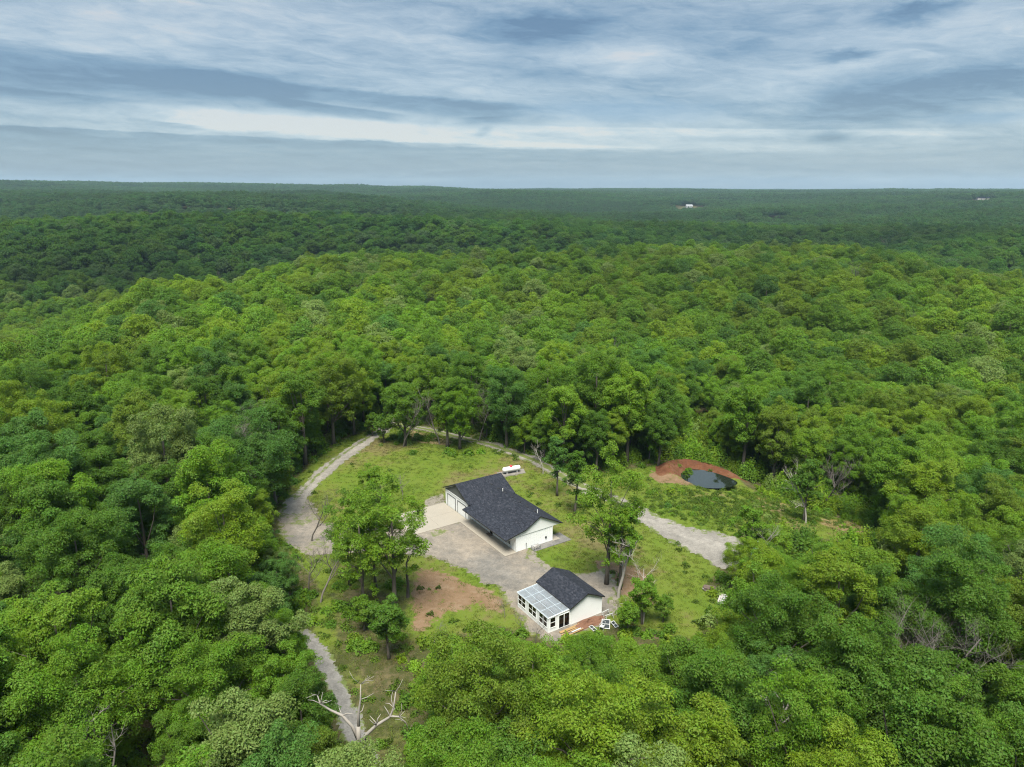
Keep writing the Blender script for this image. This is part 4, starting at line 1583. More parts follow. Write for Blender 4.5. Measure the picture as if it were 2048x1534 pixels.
hero(SMALL[4], (1149, 1027), 3.3, 'deep green', 'slender dark tree on the lawn behind the house, nearer one', 0.95)
hero(SMALL[4], (1114, 991), 1.4, 'blue-green', 'slender dark tree on the lawn near the back track, farther one', 0.92)
hero(NEAR[8], (811, 891), 0.6, 'mid green', 'tree with clear grey trunk on the island between the two drives', 1.05)
hero(NEAR[7], (895, 895), 2.3, 'mid green', 'tree with thin bare trunk beside the back gravel track', 0.92)
hero(NEAR[9], (920, 898), 4.1, 'bright green', 'bright leafy tree with twin trunk beside the back gravel track', 0.90)
hero(SMALL[2], (768, 885), 0.2, 'deep green', 'dark bushy tree hiding the fork of the drive', 1.05)
hero(SMALL[2], (745, 872), 1.7, 'mid green', 'low bushy tree at the edge of the drive fork', 0.85)
hero(SMALL[0], (742, 1012), 2.2, 'fresh green', 'young tree on the lawn inside the bend of the drive', 0.9)
hero(SMALL[1], (1496, 1146), 0.7, 'bright green', 'tree with bare top at the end of the gravel pad', 0.9)
hero(SMALL[0], (1545, 1150), 2.7, 'fresh green', 'bushy light tree behind the trailer at the gravel pad', 0.9)
hero(SMALL[1], (1608, 1036), 3.8, 'deep green', 'dark tree standing alone in the weedy meadow', 0.95)
hero(SMALL[0], (1284, 1248), 0.4, 'bright green', 'young oak with dead top just behind the shed yard', 0.80)
hero(SMALL[2], (1326, 1244), 1.2, 'mid green', 'small tree on the grass beyond the young oak', 0.58)
hero(SMALL[2], (1256, 1270), 5.2, 'bright green', 'small dense tree closest to the window sashes', 0.72)
hero(SMALL[2], (1375, 958), 0.5, 'mid green', 'sapling on the red clay bank behind the pond', 0.45)
hero(NEAR[2], (1316, 934), 0.5, 'deep green', 'dark tree at the near end of the red clay bank', 0.80)

DEADS = [dead_mesh('dead_tree', 401, 12, 0.22, 0.62, 3, 5), dead_mesh('dead_tree', 402, 15, 0.18, 0.55, 3, 6, M['grey_twig']), dead_mesh('dead_tree', 403, 9, 0.10, 0.6, 3, 6, M['grey_twig']),
         dead_mesh('dead_tree', 404, 10, 0.14, 0.72, 3, 5), dead_mesh('dead_tree', 405, 7, 0.30, 0.6, 1, 2, M['dark_dead'], 0.8), dead_mesh('dead_tree', 406, 12, 0.12, 0.62, 3, 8, M['grey_twig'])]


def big_dead(name, seed):
    """the pale forked snag beside the path: three heavy limbs"""
    r = np.random.default_rng(seed)
    m = MB()
    tr_ = [np.array(p, float) for p in ((0, 0, -0.4), (0.05, 0, 2.5), (-0.05, 0.1, 5.0), (0.0, 0.1, 7.0), (0.05, 0.1, 8.2))]
    m.tube(tr_, [0.32, 0.27, 0.24, 0.22, 0.19], 9)

    def limb(pts, r0, twigs):
        pts = [np.array(p, float) + (r.normal(0, 0.08, 3) if 0 < i < len(pts) - 1 else 0) for i, p in enumerate(pts)]
        n = len(pts)
        rr = [r0 * (1 - 0.78 * i / (n - 1)) for i in range(n)]
        m.tube(pts, rr, 7)
        for _ in range(twigs):
            i = int(r.integers(n // 3, n))
            p = pts[i]
            d = unit(np.array([r.normal(), r.normal() * 0.6, 0.35 + r.random()]))
            L = r.uniform(0.6, 1.5)
            m.tube([p, p + d * L * 0.5 + r.normal(0, 0.08, 3), p + d * L + r.normal(0, 0.15, 3)], [rr[i] * 0.6, rr[i] * 0.4, 0.015], 5)
    limb([(0, 0.1, 6.6), (-0.5, 0.2, 8.3), (-1.5, 0.2, 9.3), (-2.6, 0.3, 9.9), (-3.3, 0.3, 10.6), (-3.6, 0.3, 11.5)], 0.19, 11)
    limb([(0.05, 0.1, 7.6), (0.0, 0.3, 9.4), (0.35, 0.3, 10.9), (0.45, 0.4, 12.6)], 0.17, 9)
    limb([(0.05, 0.1, 5.6), (0.9, -0.1, 7.4), (2.0, -0.2, 8.7), (3.1, -0.2, 9.6), (3.6, -0.2, 10.6), (3.75, -0.1, 12.2)], 0.21, 9)
    limb([(3.1, -0.2, 9.6), (4.1, -0.4, 9.7), (4.7, -0.4, 9.2), (4.9, -0.4, 8.2)], 0.10, 6)
    limb([(0, 0, 4.4), (-0.6, -0.1, 5.6), (-1.1, -0.2, 6.2)], 0.10, 2)
    return m.mesh(name, M['dead_bark'], True)


make_dead((-14.0, 54.0), big_dead('dead_tree', 9), 0.97, 0.0, 'large pale dead tree with three forked limbs beside the gravel path')
placed.append((-14.0, 54.0, 2.5))
for px, k, sc, rz, lab, tilt in (
        ((816, 1196), 4, 0.9, 0.3, 'dark dead snag standing on the bare red soil', (0.02, 0.06)),
        ((622, 1082), 1, 0.78, 1.1, 'bare dark tree standing in the bend of the gravel drive', (0, 0)),
        ((805, 1002), 2, 0.72, 0.5, 'small bare grey tree on the lawn before the garage', (0, 0)),
        ((765, 1010), 2, 0.70, 2.9, 'small bare grey tree beside the young tree on the lawn', (0, 0)),
        ((640, 1205), 1, 0.82, 2.0, 'tall bare tree leaning at the left of the shaded clump', (0.05, 0.14)),
        ((618, 1190), 2, 1.15, 4.1, 'bare twiggy tree behind the leaning bare tree', (0, -0.05)),
        ((1645, 985), 1, 1.02, 0.2, 'tall bare grey tree at the far edge of the meadow', (0, 0.04)),
        ((1236, 1195), 0, 1.12, 3.3, 'pale dead trunk with a broken fork beside the small shed', (0, 0.08)),
        ((1285, 1247), 3, 0.95, 1.3, 'pale dead branches rising out of the young oak', (0, 0)),
        ((1502, 1148), 3, 1.1, 5.0, 'dead grey top standing out of the tree at the gravel pad', (0, 0)),
        ((1612, 1040), 3, 1.2, 2.0, 'dead branches over the dark meadow tree', (0, 0.1)),
        ((806, 893), 1, 1.05, 0.9, 'bare grey tree beside the clear trunked tree on the island', (0, 0)),
        ((880, 888), 1, 0.98, 3.9, 'bare grey tree by the back track left of the twin trunk', (0, 0)),
        ((1086, 948), 3, 0.75, 2.4, 'short bare grey tree where the back track passes the slender trees', (0, 0)),
        ((860, 1296), 2, 0.50, 1.7, 'fallen white branch on the brown ground right of the clump', (0.9, 0.5)),
        ((1010, 1235), 2, 0.42, 1.0, 'thin bare sapling beside the sunroom windows', (0, 0)),
        ((1045, 1262), 2, 0.46, 2.2, 'thin bare sapling in front of the sunroom', (0, 0)),
        ((1070, 1286), 2, 0.50, 4.4, 'thin bare sapling at the near corner of the sunroom', (0, 0))):
    p = at(*px)
    make_dead(p, DEADS[k], sc, rz, lab, tilt=tilt)
    placed.append((p[0], p[1], 1.2))

# dead trees inside the wood: where their tops show in the photo (top pixel, height)
for (u, v), k, sc, rz, lab, tilt in (
        ((268, 1330), 0, 1.15, 0.5, 'bent grey dead trunk in the dark gap of the lower left wood', (0.1, -0.28)),
        ((330, 1390), 3, 1.0, 1.5, 'dead forked branch beside the bent trunk in the dark gap', (0, 0.25)),
        ((1560, 1285), 3, 1.20, 0.4, 'pale dead fork rising from the wood below the meadow', (0, 0)),
        ((1610, 1300), 0, 1.0, 2.4, 'pale curved dead branches next to the pale fork', (0, 0.2)),
        ((1850, 1225), 5, 1.35, 0.3, 'wide bare grey crown among green oaks at the right', (0, 0)),
        ((1910, 1250), 5, 1.2, 2.7, 'second bare grey crown leaning beside the wide bare one', (0.1, 0.2)),
        ((440, 860), 5, 1.45, 0.8, 'bare grey thicket crown left of the drive, its left half', (0, 0)),
        ((490, 845), 5, 1.45, 2.8, 'bare grey thicket crown left of the drive, its right half', (0, 0)),
        ((330, 880), 1, 1.0, 1.8, 'thin bare crown in the wood left of the grey thicket', (0, 0)),
        ((1940, 1045), 1, 1.05, 0.8, 'bare stub tree in the wood near the right edge', (0, 0)),
        ((620, 720), 1, 1.1, 2.2, 'bare crown above the trees left of the drive fork', (0, 0)),
        ((955, 752), 5, 1.2, 1.2, 'bare grey crown rising behind the back track trees', (0, 0)),
        ((1315, 660), 1, 1.1, 0.2, 'bare trunk in the wood behind the clearing', (0, 0)),
        ((1240, 640), 1, 1.1, 3.1, 'bare twiggy crown in the wood far behind the clearing', (0, 0)),
        ((120, 1120), 5, 0.9, 3.1, 'bare branches in a gap of the wood at the left', (0, 0.3))):
    hh = 12.5 * sc
    z = 15.0
    p = at(u, v, z)
    make_dead(p, DEADS[k], max(sc * 1.15, 1.15), rz, lab, tilt=tilt)
    placed.append((p[0], p[1], 2.4))


# ------------------------------------------------------------------ the wood: individual trees nearest, one mass beyond
CELL = 6.0
grid_ = {}


def add_grid(x, y, r):
    grid_.setdefault((int(x // CELL), int(y // CELL)), []).append((x, y, r))


def clash(x, y, r, k):
    i, j = int(x // CELL), int(y // CELL)
    for a in range(i - 2, i + 3):
        for b in range(j - 2, j + 3):
            for (px, py, pr) in grid_.get((a, b), ()):
                if (x - px) ** 2 + (y - py) ** 2 < (k * (r + pr)) ** 2:
                    return True
    return False


for x, y, r in placed:
    add_grid(x, y, r)

SPH = unit(np.random.default_rng(5).standard_normal((60, 3)))
r_ = np.random.default_rng(21)
near_trees, outside = [], []
KEEP_OUT = [np.array([local(HOUSE_O, HOUSE_R, a, b) for a, b in ((-24, -12), (3, -4), (3, 11), (-24, 11))])]
GAP = [at(300, 1400, 8.0)]
_pd = unit(at(1385, 950))
POND_GAP = np.array([at(1385, 950) + _pd * d for d in (8, 45)])       # gap added in the wood behind the pond so the water mirrors sky
for n_try in range(20000):
    rr = math.sqrt(r_.uniform(8 ** 2, 285 ** 2))
    aa = r_.uniform(-0.86, 0.86)
    x, y = rr * math.sin(aa), rr * math.cos(aa)
    kk = int(r_.integers(len(NEAR)))
    sc = r_.uniform(0.76, 1.20)
    R_ = NEAR[kk][3] * sc
    if clash(x, y, R_, 0.66):
        continue
    z = h1(x, y)
    h_, b_ = NEAR[kk][2] * sc, NEAR[kk][4] * sc
    ctr = np.array([x, y, z + (h_ + b_) / 2])
    E_ = ctr + SPH * np.array([R_ * 1.05, R_ * 1.05, (h_ - b_) / 2 * 1.05])
    P_ = project(np.vstack([E_, [[x, y, z]], [[x, y, z + b_]]]))
    if in_poly(P_[~np.isnan(P_[:, 0])], OPEN).any():
        continue
    if line_dist([[x, y]], POND_GAP)[0] < 5.0:
        continue
    if in_poly([[x, y]], CLEARING)[0] or any(math.hypot(x - gx, y - gy) < 4.5 for gx, gy in GAP):
        continue
    add_grid(x, y, R_)
    pc = project(ctr[None])[0]
    seen = (not np.isnan(P_[:60, 0]).any()) and P_[:60, 0].max() > 8 and P_[:60, 0].min() < 2040 and P_[:60, 1].min() < 1510
    (near_trees if seen else outside).append((x, y, z, kk, sc, math.hypot(x, y), r_.uniform(0, 6.28), ctr))

EDGE_OK = np.array(CLEARING)
for n_try in range(9000):                                # younger trees close up the edge of the wood
    rr = math.sqrt(r_.uniform(30 ** 2, 190 ** 2))
    aa = r_.uniform(-0.72, 0.72)
    x, y = rr * math.sin(aa), rr * math.cos(aa)
    if abs(poly_dist(np.array([[x, y]]), CLEARING)[0] + 9) > 9:
        continue
    kk = int(r_.integers(len(NEAR)))
    sc = r_.uniform(0.50, 0.80)
    R_ = NEAR[kk][3] * sc
    if clash(x, y, R_, 0.60):
        continue
    z = h1(x, y)
    h_, b_ = NEAR[kk][2] * sc, NEAR[kk][4] * sc
    ctr = np.array([x, y, z + (h_ + b_) / 2])
    P_ = project(np.vstack([ctr + SPH * np.array([R_, R_, (h_ - b_) / 2]), [[x, y, z]]]))
    if in_poly(P_[~np.isnan(P_[:, 0])], OPEN).any() or in_poly([[x, y]], CLEARING)[0]:
        continue
    if line_dist([[x, y]], POND_GAP)[0] < 4.0 or any(math.hypot(x - gx, y - gy) < 4.5 for gx, gy in GAP) or line_dist([[x, y]], PATH)[0] < 3.0:
        continue
    add_grid(x, y, R_)
    seen = (not np.isnan(P_[:60, 0]).any()) and P_[:60, 0].max() > 8 and P_[:60, 0].min() < 2040 and P_[:60, 1].min() < 1510
    (near_trees if seen else outside).append((x, y, z, kk, sc, math.hypot(x, y), r_.uniform(0, 6.28), ctr))
near_trees.sort(key=lambda t: t[5])
N_SINGLE = 272
singles, rest = near_trees[:N_SINGLE], near_trees[N_SINGLE:]
print('near trees', len(near_trees), 'outside', len(outside), 'single up to', singles[-1][5])


def stand(x, y):
    """which colours grow here: patches of yellower and of bluer trees"""
    return vnoise(np.array([x / 60.0]), np.array([y / 60.0]), 44)[0] + vnoise(np.array([x / 19.0]), np.array([y / 19.0]), 45)[0] * 0.5


SIZES = {}
SHAPES = ['round-crowned', 'tall', 'compact', 'tall uneven', 'broad', 'narrow', 'wide', 'loose-crowned', 'low', 'full-crowned']
for (x, y, z, kk, sc, dd, rz, ctr) in singles:
    p = PAL_P.copy()
    s = stand(x, y)
    p[[0, 6, 7]] *= math.exp(2.2 * s)
    p[[3, 4]] *= math.exp(-2.2 * s)
    ci = int(r_.choice(len(PALETTE), p=p / p.sum()))
    cn, cc = PALETTE[ci]
    cc = tuple(np.clip(np.array(cc) * r_.uniform(0.9, 1.1), 0, 1))
    uvv = project(ctr[None])[0]
    u_, v_ = min(max(uvv[0], 4), 2044), min(max(uvv[1], 4), 1530)
    base_lab = f"{cn} {SHAPES[kk]} tree, {number(round(u_ / 20.48))} percent across and {number(round(v_ / 15.34))} percent down the photo"
    lab = base_lab
    if lab in SIZES:
        lab = ('smaller ' if sc < SIZES[lab] else 'larger ') + lab
    SIZES[base_lab] = sc
    make_tree(NEAR[kk], (x, y, z), sc, rz, cc, lab, stretch=r_.uniform(0.95, 1.08))

# ---- mass of trees beyond
LIB = bpy.data.collections.new('wood_kinds')          # not linked to the scene: only drawn through the mass
lib_names = []


def lib(me):
    n = f"kind_{len(lib_names):03d}"
    o = bpy.data.objects.new(n, me)
    LIB.objects.link(o)
    lib_names.append(n)
    return len(lib_names) - 1


def merged(name, parts, materials):
    """parts: (verts, faces(list of tuples or None for quads), leaf values, material index)"""
    V_, L_, S_, T_, A_, MI = [], [], [], [], [], []
    nv = nl = 0
    for v, faces, val, mi in parts:
        V_.append(np.asarray(v, np.float32))
        if faces is None:
            n = len(v) // 4
            L_.append(np.arange(4 * n) + nv)
            tot = np.full(n, 4)
        else:
            L_.append(np.concatenate([np.asarray(f) for f in faces]) + nv)
            tot = np.array([len(f) for f in faces])
            n = len(faces)
        S_.append(nl + np.concatenate([[0], np.cumsum(tot)[:-1]]))
        T_.append(tot)
        A_.append(np.full(n, val) if np.isscalar(val) else val)
        MI.append(np.full(n, mi))
        nv += len(v)
        nl += int(tot.sum())
    me = bpy.data.meshes.new(name)
    v = np.concatenate(V_)
    me.vertices.add(len(v))
    me.vertices.foreach_set('co', v.ravel())
    lo = np.concatenate(L_).astype(np.int32)
    me.loops.add(len(lo))
    me.loops.foreach_set('vertex_index', lo)
    st_, tt = np.concatenate(S_).astype(np.int32), np.concatenate(T_).astype(np.int32)
    me.polygons.add(len(st_))
    me.polygons.foreach_set('loop_start', st_)
    me.polygons.foreach_set('loop_total', tt)
    me.update(calc_edges=True)
    a = me.attributes.new('leaf', 'FLOAT', 'FACE')
    a.data.foreach_set('value', np.concatenate(A_).astype(np.float32))
    for m_ in materials:
        me.materials.append(m_)
    me.polygons.foreach_set('material_index', np.concatenate(MI).astype(np.int32))
    return me


def simple_trunk(h, r0=0.3):
    m = MB().tube([(0, 0, -1.5), (0.1, 0, h * 0.4), (0, 0.1, h * 0.75)], [r0, r0 * 0.8, r0 * 0.3], 5)
    return np.array(m.v), m.f


MID, FARK, PATCH, BIGP = [], [], [], []
BARE = [lib(DEADS[1]), lib(DEADS[5])]
mats2 = [M['leaf_far'], M['bark']]
for i in range(8):
    h_, R_ = [17, 18, 16, 19, 15.5, 17.5, 16.5, 18][i], [5.3, 5.8, 4.8, 5.2, 5.7, 4.7, 6.0, 5.4][i]
    v, f, val, C = crown_shape(seed=500 + i, height=h_, R=R_, base=h_ * 0.2, lobes=58, leaves=12000, leaf=0.42, loose=0.1, lobe_r=(1.1, 2.1), dome=True)
    tv, tf = simple_trunk(h_)
    MID.append(lib(merged('mid', [(v, None, val, 0), (tv, tf, 0.5, 1)], mats2)))
for i in range(6):
    h_, R_ = [17, 18, 16, 19, 15.5, 17.5][i], [5.6, 6.1, 5.0, 5.5, 6.0, 5.2][i]
    v, f, val, C = crown_shape(seed=600 + i, height=h_, R=R_, base=h_ * 0.3, lobes=34, leaves=3400, leaf=0.80, loose=0.1, lobe_r=(1.4, 2.5), dome=True)
    FARK.append(lib(merged('far', [(v, None, val, 0)], mats2)))


NEARK = []
for i in range(4):
    h_, R_, b_, nl, nv, lo = _specs[i]
    v, f, val, C = crown_shape(seed=100 + i, height=h_, R=R_ * 1.04, base=b_ * 0.62, lobes=int(nl * 0.72), leaves=int(nv * 2.6), leaf=0.21, loose=lo, lobe_r=(1.05, 1.8), sub=8)
    tv, tf = simple_trunk(h_)
    NEARK.append(lib(merged('near', [(v, None, val, 0), (tv, tf, 0.5, 1)], mats2)))


def patch(seed, size, spacing, leaves, leaf, jit):
    r = np.random.default_rng(seed)
    parts = []
    n = int(round(size / spacing))
    for i in range(n):
        for j in range(n):
            cx, cy = (i - (n - 1) / 2) * spacing + r.normal(0, spacing * 0.22), (j - (n - 1) / 2) * spacing + r.normal(0, spacing * 0.22)
            v, f, val, C = crown_shape(seed=int(r.integers(1e6)), height=r.uniform(12.0, 20.5), R=spacing * r.uniform(0.48, 0.64), base=4.0, dome=True, lobes=11, leaves=leaves, leaf=leaf, loose=0.2, lobe_r=(spacing * 0.2, spacing * 0.33))
            keep = v[:, 2].reshape(-1, 4).mean(1) > 4.5
            v = v.reshape(-1, 4, 3)[keep].reshape(-1, 3)
            val = np.clip(val[keep] + r.normal(0, jit), 0, 1)
            parts.append((v + np.array([cx, cy, 0]), None, val, 0))
    return merged('patch', parts, mats2)


for i in range(5):
    PATCH.append(lib(patch(700 + i, 40, 8.0, 480, 1.4, 0.22)))
for i in range(4):
    BIGP.append(lib(patch(800 + i, 90, 11.0, 240, 2.4, 0.26)))

pts, kinds, scl, rots, tints = [], [], [], [], []


def tint_of(n, x, y, dim):
    """colours for n trees at x, y"""
    s = vnoise(x / 70.0, y / 70.0, 44) + vnoise(x / 19.0, y / 19.0, 45) * 0.6
    P = np.array([c for _, c in PALETTE])
    W = np.tile(PAL_P, (n, 1))
    W[:, [0, 6, 7]] *= np.exp(2.2 * s)[:, None]
    W[:, [3, 4]] *= np.exp(-2.2 * s)[:, None]
    W /= W.sum(1, keepdims=True)
    cu = np.cumsum(W, 1)
    k = (r_.random((n, 1)) > cu).sum(1).clip(0, len(P) - 1)
    b = 1 + 0.55 * (vnoise(x / 170.0, y / 170.0, 46) + 0.5 * vnoise(x / 60.0, y / 60.0, 47)) + 0.7 * vnoise(x / 640.0, y / 300.0, 48) * sstep(np.hypot(x, y), 500, 900)
    return P[k] * r_.uniform(0.85, 1.15, (n, 1)) * b[:, None] * dim


def put(x, y, z, k, s, dim=1.0, mixed=False):
    n = len(x)
    deep = sstep(np.hypot(x, y), 500, 610)          # shade on hills beyond the first ridge, painted into the tree tints: darker, bluer
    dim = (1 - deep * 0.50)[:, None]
    pts.append(np.stack([x, y, z], 1))
    kinds.append(k)
    scl.append(s)
    rots.append(r_.uniform(0, 6.283, n))
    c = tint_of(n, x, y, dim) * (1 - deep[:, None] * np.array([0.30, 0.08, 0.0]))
    if mixed:
        c = 0.45 * c + 0.55 * np.array((0.040, 0.088, 0.028))
    tints.append(c)


def scatter(r0, r1, spacing, half, kindset, s0, s1, avoid=True, mixed=False):
    # jittered rings around the camera's foot
    X, Y = [], []
    r = r0
    while r < r1:
        n = max(1, int(2 * half * r / spacing))
        a = (np.arange(n) + r_.uniform(0, 1)) / n * 2 * half - half
        a = a + r_.normal(0, 0.20 * spacing / r, n)
        rr = r + r_.normal(0, 0.22 * spacing, n)
        X.append(rr * np.sin(a))
        Y.append(rr * np.cos(a))
        r += spacing * 0.92
    X, Y = np.concatenate(X), np.concatenate(Y)
    if r0 < 400:
        ok = np.array([not clash(a, b, 4.2, 0.62) for a, b in zip(X, Y)])
        X, Y = X[ok], Y[ok]
    n = len(X)
    k = np.array(kindset)[r_.integers(len(kindset), size=n)]
    s = r_.uniform(s0, s1, n)
    if r0 < 1000:
        bare = r_.random(n) < 0.028                 # here and there a bare grey tree
        k[bare] = np.array(BARE)[r_.integers(2, size=int(bare.sum()))]
        s[bare] *= 1.35
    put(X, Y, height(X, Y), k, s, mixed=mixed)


for lst in (rest, outside):
    a = np.array([(t[0], t[1], t[2]) for t in lst])
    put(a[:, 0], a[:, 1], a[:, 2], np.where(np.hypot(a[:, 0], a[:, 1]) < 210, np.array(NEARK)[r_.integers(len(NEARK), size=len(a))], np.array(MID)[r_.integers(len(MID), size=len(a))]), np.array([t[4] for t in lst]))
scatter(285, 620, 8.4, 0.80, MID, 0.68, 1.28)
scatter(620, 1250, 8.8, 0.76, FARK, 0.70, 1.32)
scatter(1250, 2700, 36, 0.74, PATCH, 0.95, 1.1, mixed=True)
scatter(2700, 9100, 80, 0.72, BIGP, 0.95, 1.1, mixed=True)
# the clearings round the far houses stay open
def far_spot(px, d0, d1):
    """where the canopy-high line of sight meets the hill"""
    a = ray(*px)
    k = np.linalg.norm(a[:2])
    ds = np.arange(d0, d1, 5.0)
    P = a[:2][None] / k * ds[:, None]
    z = CAM_H + a[2] / k * ds
    g = height(P[:, 0], P[:, 1])
    block = np.maximum.accumulate((g + 18.0 - CAM_H) / ds)          # the steepest tree tops before each spot
    block = np.concatenate([np.full(30, -9.0), block[:-30]])
    miss = np.abs(g + 3.0 - z) + 400 * np.clip(block - (g + 2.0 - CAM_H) / ds, 0, 1) * ds / 400
    return P[int(np.argmin(miss))]


FAR_AT = [far_spot((1378, 412), 1200, 2600), far_spot((1803, 392), 2500, 4300), far_spot((1966, 394), 2500, 4300)]
print('far houses', FAR_AT)


def mass(name, P, K, S, Rz, T, coll):
    me = bpy.data.meshes.new(name)
    n = len(P)
    me.vertices.add(n)
    me.vertices.foreach_set('co', np.asarray(P, np.float32).ravel())
    for nm, typ, arr in (('kind_no', 'INT', K.astype(np.int32)), ('size', 'FLOAT', S.astype(np.float32)), ('turn', 'FLOAT', Rz.astype(np.float32))):
        a = me.attributes.new(nm, typ, 'POINT')
        a.data.foreach_set('value', arr)
    a = me.attributes.new('tint', 'FLOAT_COLOR', 'POINT')
    a.data.foreach_set('color', np.column_stack([T, np.ones(n)]).astype(np.float32).ravel())
    o = link(name, me)
    ng = bpy.data.node_groups.new(name, 'GeometryNodeTree')
    ng.interface.new_socket('Geometry', in_out='INPUT', socket_type='NodeSocketGeometry')
    ng.interface.new_socket('Geometry', in_out='OUTPUT', socket_type='NodeSocketGeometry')
    N = ng.nodes
    gi, go = N.new('NodeGroupInput'), N.new('NodeGroupOutput')
    ip = N.new('GeometryNodeInstanceOnPoints')
    ci = N.new('GeometryNodeCollectionInfo')
    ci.inputs['Collection'].default_value = coll
    ci.inputs['Separate Children'].default_value = True
    ci.inputs['Reset Children'].default_value = True
    L = ng.links

    def named(nm, typ):
        q = N.new('GeometryNodeInputNamedAttribute')
        q.data_type = typ
        q.inputs['Name'].default_value = nm
        return q.outputs['Attribute']
    ip.inputs['Pick Instance'].default_value = True
    L.new(gi.outputs[0], ip.inputs['Points'])
    L.new(ci.outputs[0], ip.inputs['Instance'])
    L.new(named('kind_no', 'INT'), ip.inputs['Instance Index'])
    cx = N.new('ShaderNodeCombineXYZ')
    L.new(named('turn', 'FLOAT'), cx.inputs['Z'])
    e2r = N.new('FunctionNodeEulerToRotation')
    L.new(cx.outputs[0], e2r.inputs[0])
    L.new(e2r.outputs[0], ip.inputs['Rotation'])
    L.new(named('size', 'FLOAT'), ip.inputs['Scale'])
    L.new(ip.outputs[0], go.inputs[0])
    md = o.modifiers.new('scatter', 'NODES')
    md.node_group = ng
    return o


P_all, K_all, S_all, R_all, T_all = np.concatenate(pts), np.concatenate(kinds), np.concatenate(scl), np.concatenate(rots), np.concatenate(tints)
keep = np.ones(len(P_all), bool)
for c in FAR_AT:
    q = P_all[:, :2] - c
    back = c / np.linalg.norm(c)
    along = q @ back
    across = np.abs(q @ np.array([-back[1], back[0]]))
    keep &= ~((across < 45) & (along > -150) & (along < 30))
P_all, K_all, S_all, R_all, T_all = P_all[keep], K_all[keep], S_all[keep], R_all[keep], T_all[keep]
fo = mass('forest', P_all, K_all, S_all, R_all, T_all, LIB)
tag(fo, kind='stuff')
print('mass of trees', len(P_all))


# ------------------------------------------------------------------ undergrowth, grass
LIB2 = bpy.data.collections.new('low_plants')


def bush_shape(seed, R, h, leaves, leaf):
    r = np.random.default_rng(seed)
    n = unit(r.standard_normal((leaves, 3)) + np.array([0, 0, 0.8]))
    n[:, 2] = np.abs(n[:, 2])
    lump = 1 + 0.25 * np.sin(3 * np.arctan2(n[:, 1], n[:, 0]) + r.uniform(0, 6)) + 0.2 * np.sin(5 * np.arctan2(n[:, 1], n[:, 0]) + r.uniform(0, 6))
    rr = (1 - 0.5 * r.random(leaves) ** 1.5) * lump
    P = n * rr[:, None] * np.array([R, R, h])
    N = unit(n * 0.6 + np.array([0, 0, 0.5]) + r.normal(0, 0.45, P.shape))
    return leaf_cards(r, P, N, leaf), np.clip(0.5 + r.normal(0, 0.2, leaves), 0, 1)


low = []
for i in range(4):
    v, val = bush_shape(900 + i, 1.0, 0.9, 420, 0.30)
    o = bpy.data.objects.new(f'low_{i:02d}', merged('low', [(v, None, val, 0)], [M['leaf_far']]))
    LIB2.objects.link(o)
for i in range(4):
    v, val = bush_shape(950 + i, 0.55, 0.35, 90, 0.22)
    o = bpy.data.objects.new(f'low_{i + 4:02d}', merged('weed', [(v, None, val, 0)], [M['leaf_far']]))
    LIB2.objects.link(o)
for i in range(4):
    r = np.random.default_rng(970 + i)
    n = 26
    c = r.normal(0, 0.22, (n, 3)) * np.array([1, 1, 0])
    d = unit(np.column_stack([r.normal(0, 0.45, (n, 2)), np.ones(n)]))
    s = np.cross(d, unit(r.standard_normal((n, 3)))) * 0.035
    L_ = r.uniform(0.07, 0.17, (n, 1))
    v = np.stack([c - s, c + s, c + d * L_ + s * 0.3, c + d * L_ - s * 0.3], 1).reshape(-1, 3)
    o = bpy.data.objects.new(f'low_{i + 8:02d}', merged('tuft', [(v, None, r.random(n), 0)], [M['grass']]))
    LIB2.objects.link(o)

for i in range(4):
    v, val = bush_shape(990 + i, 1.7, 3.4 - 0.3 * i, 1500, 0.30)
    o = bpy.data.objects.new(f'low_{i + 12:02d}', merged('thicket', [(v, None, val, 0)], [M['leaf_far']]))
    LIB2.objects.link(o)

HOUSE_BOX = np.array([local(HOUSE_O, HOUSE_R, a, b) for a, b in ((-23, -12), (-13, -12), (-13, -2.4), (0.5, -2.4), (1.8, 2.4), (1.8, 10), (-23, 10))])
SHED_BOX = np.array([by_shed(a, b) for a, b in ((-7.8, -0.3), (0.4, -0.3), (2.3, 1.5), (2.3, 9.2), (-7.8, 9.2))])
lo_, hi_ = CLEARING.min(0) - 14, CLEARING.max(0) + 14


def cand(n):
    return np.stack([r_.uniform(lo_[0], hi_[0], n), r_.uniform(lo_[1], hi_[1], n)], 1)


def free(p, gap=0.3):
    q_ = p - POND_C
    sdp = poly_dist(p, POND)
    ok = ~in_poly(p, HOUSE_BOX) & ~in_poly(p, SHED_BOX) & (sdp < -0.6) & ~((sdp > -6.5) & (q_[:, 1] - 0.1 * q_[:, 0] > -1.0) & (r_.random(len(p)) > 0.16))
    for q in (YARD, PAD, DRIVE):
        ok &= poly_dist(p, q) < -gap
    ok &= (line_dist(p, BACK_TRACK) > 1.5 + gap) & (line_dist(p, PATH) > 1.35 + gap)
    return ok


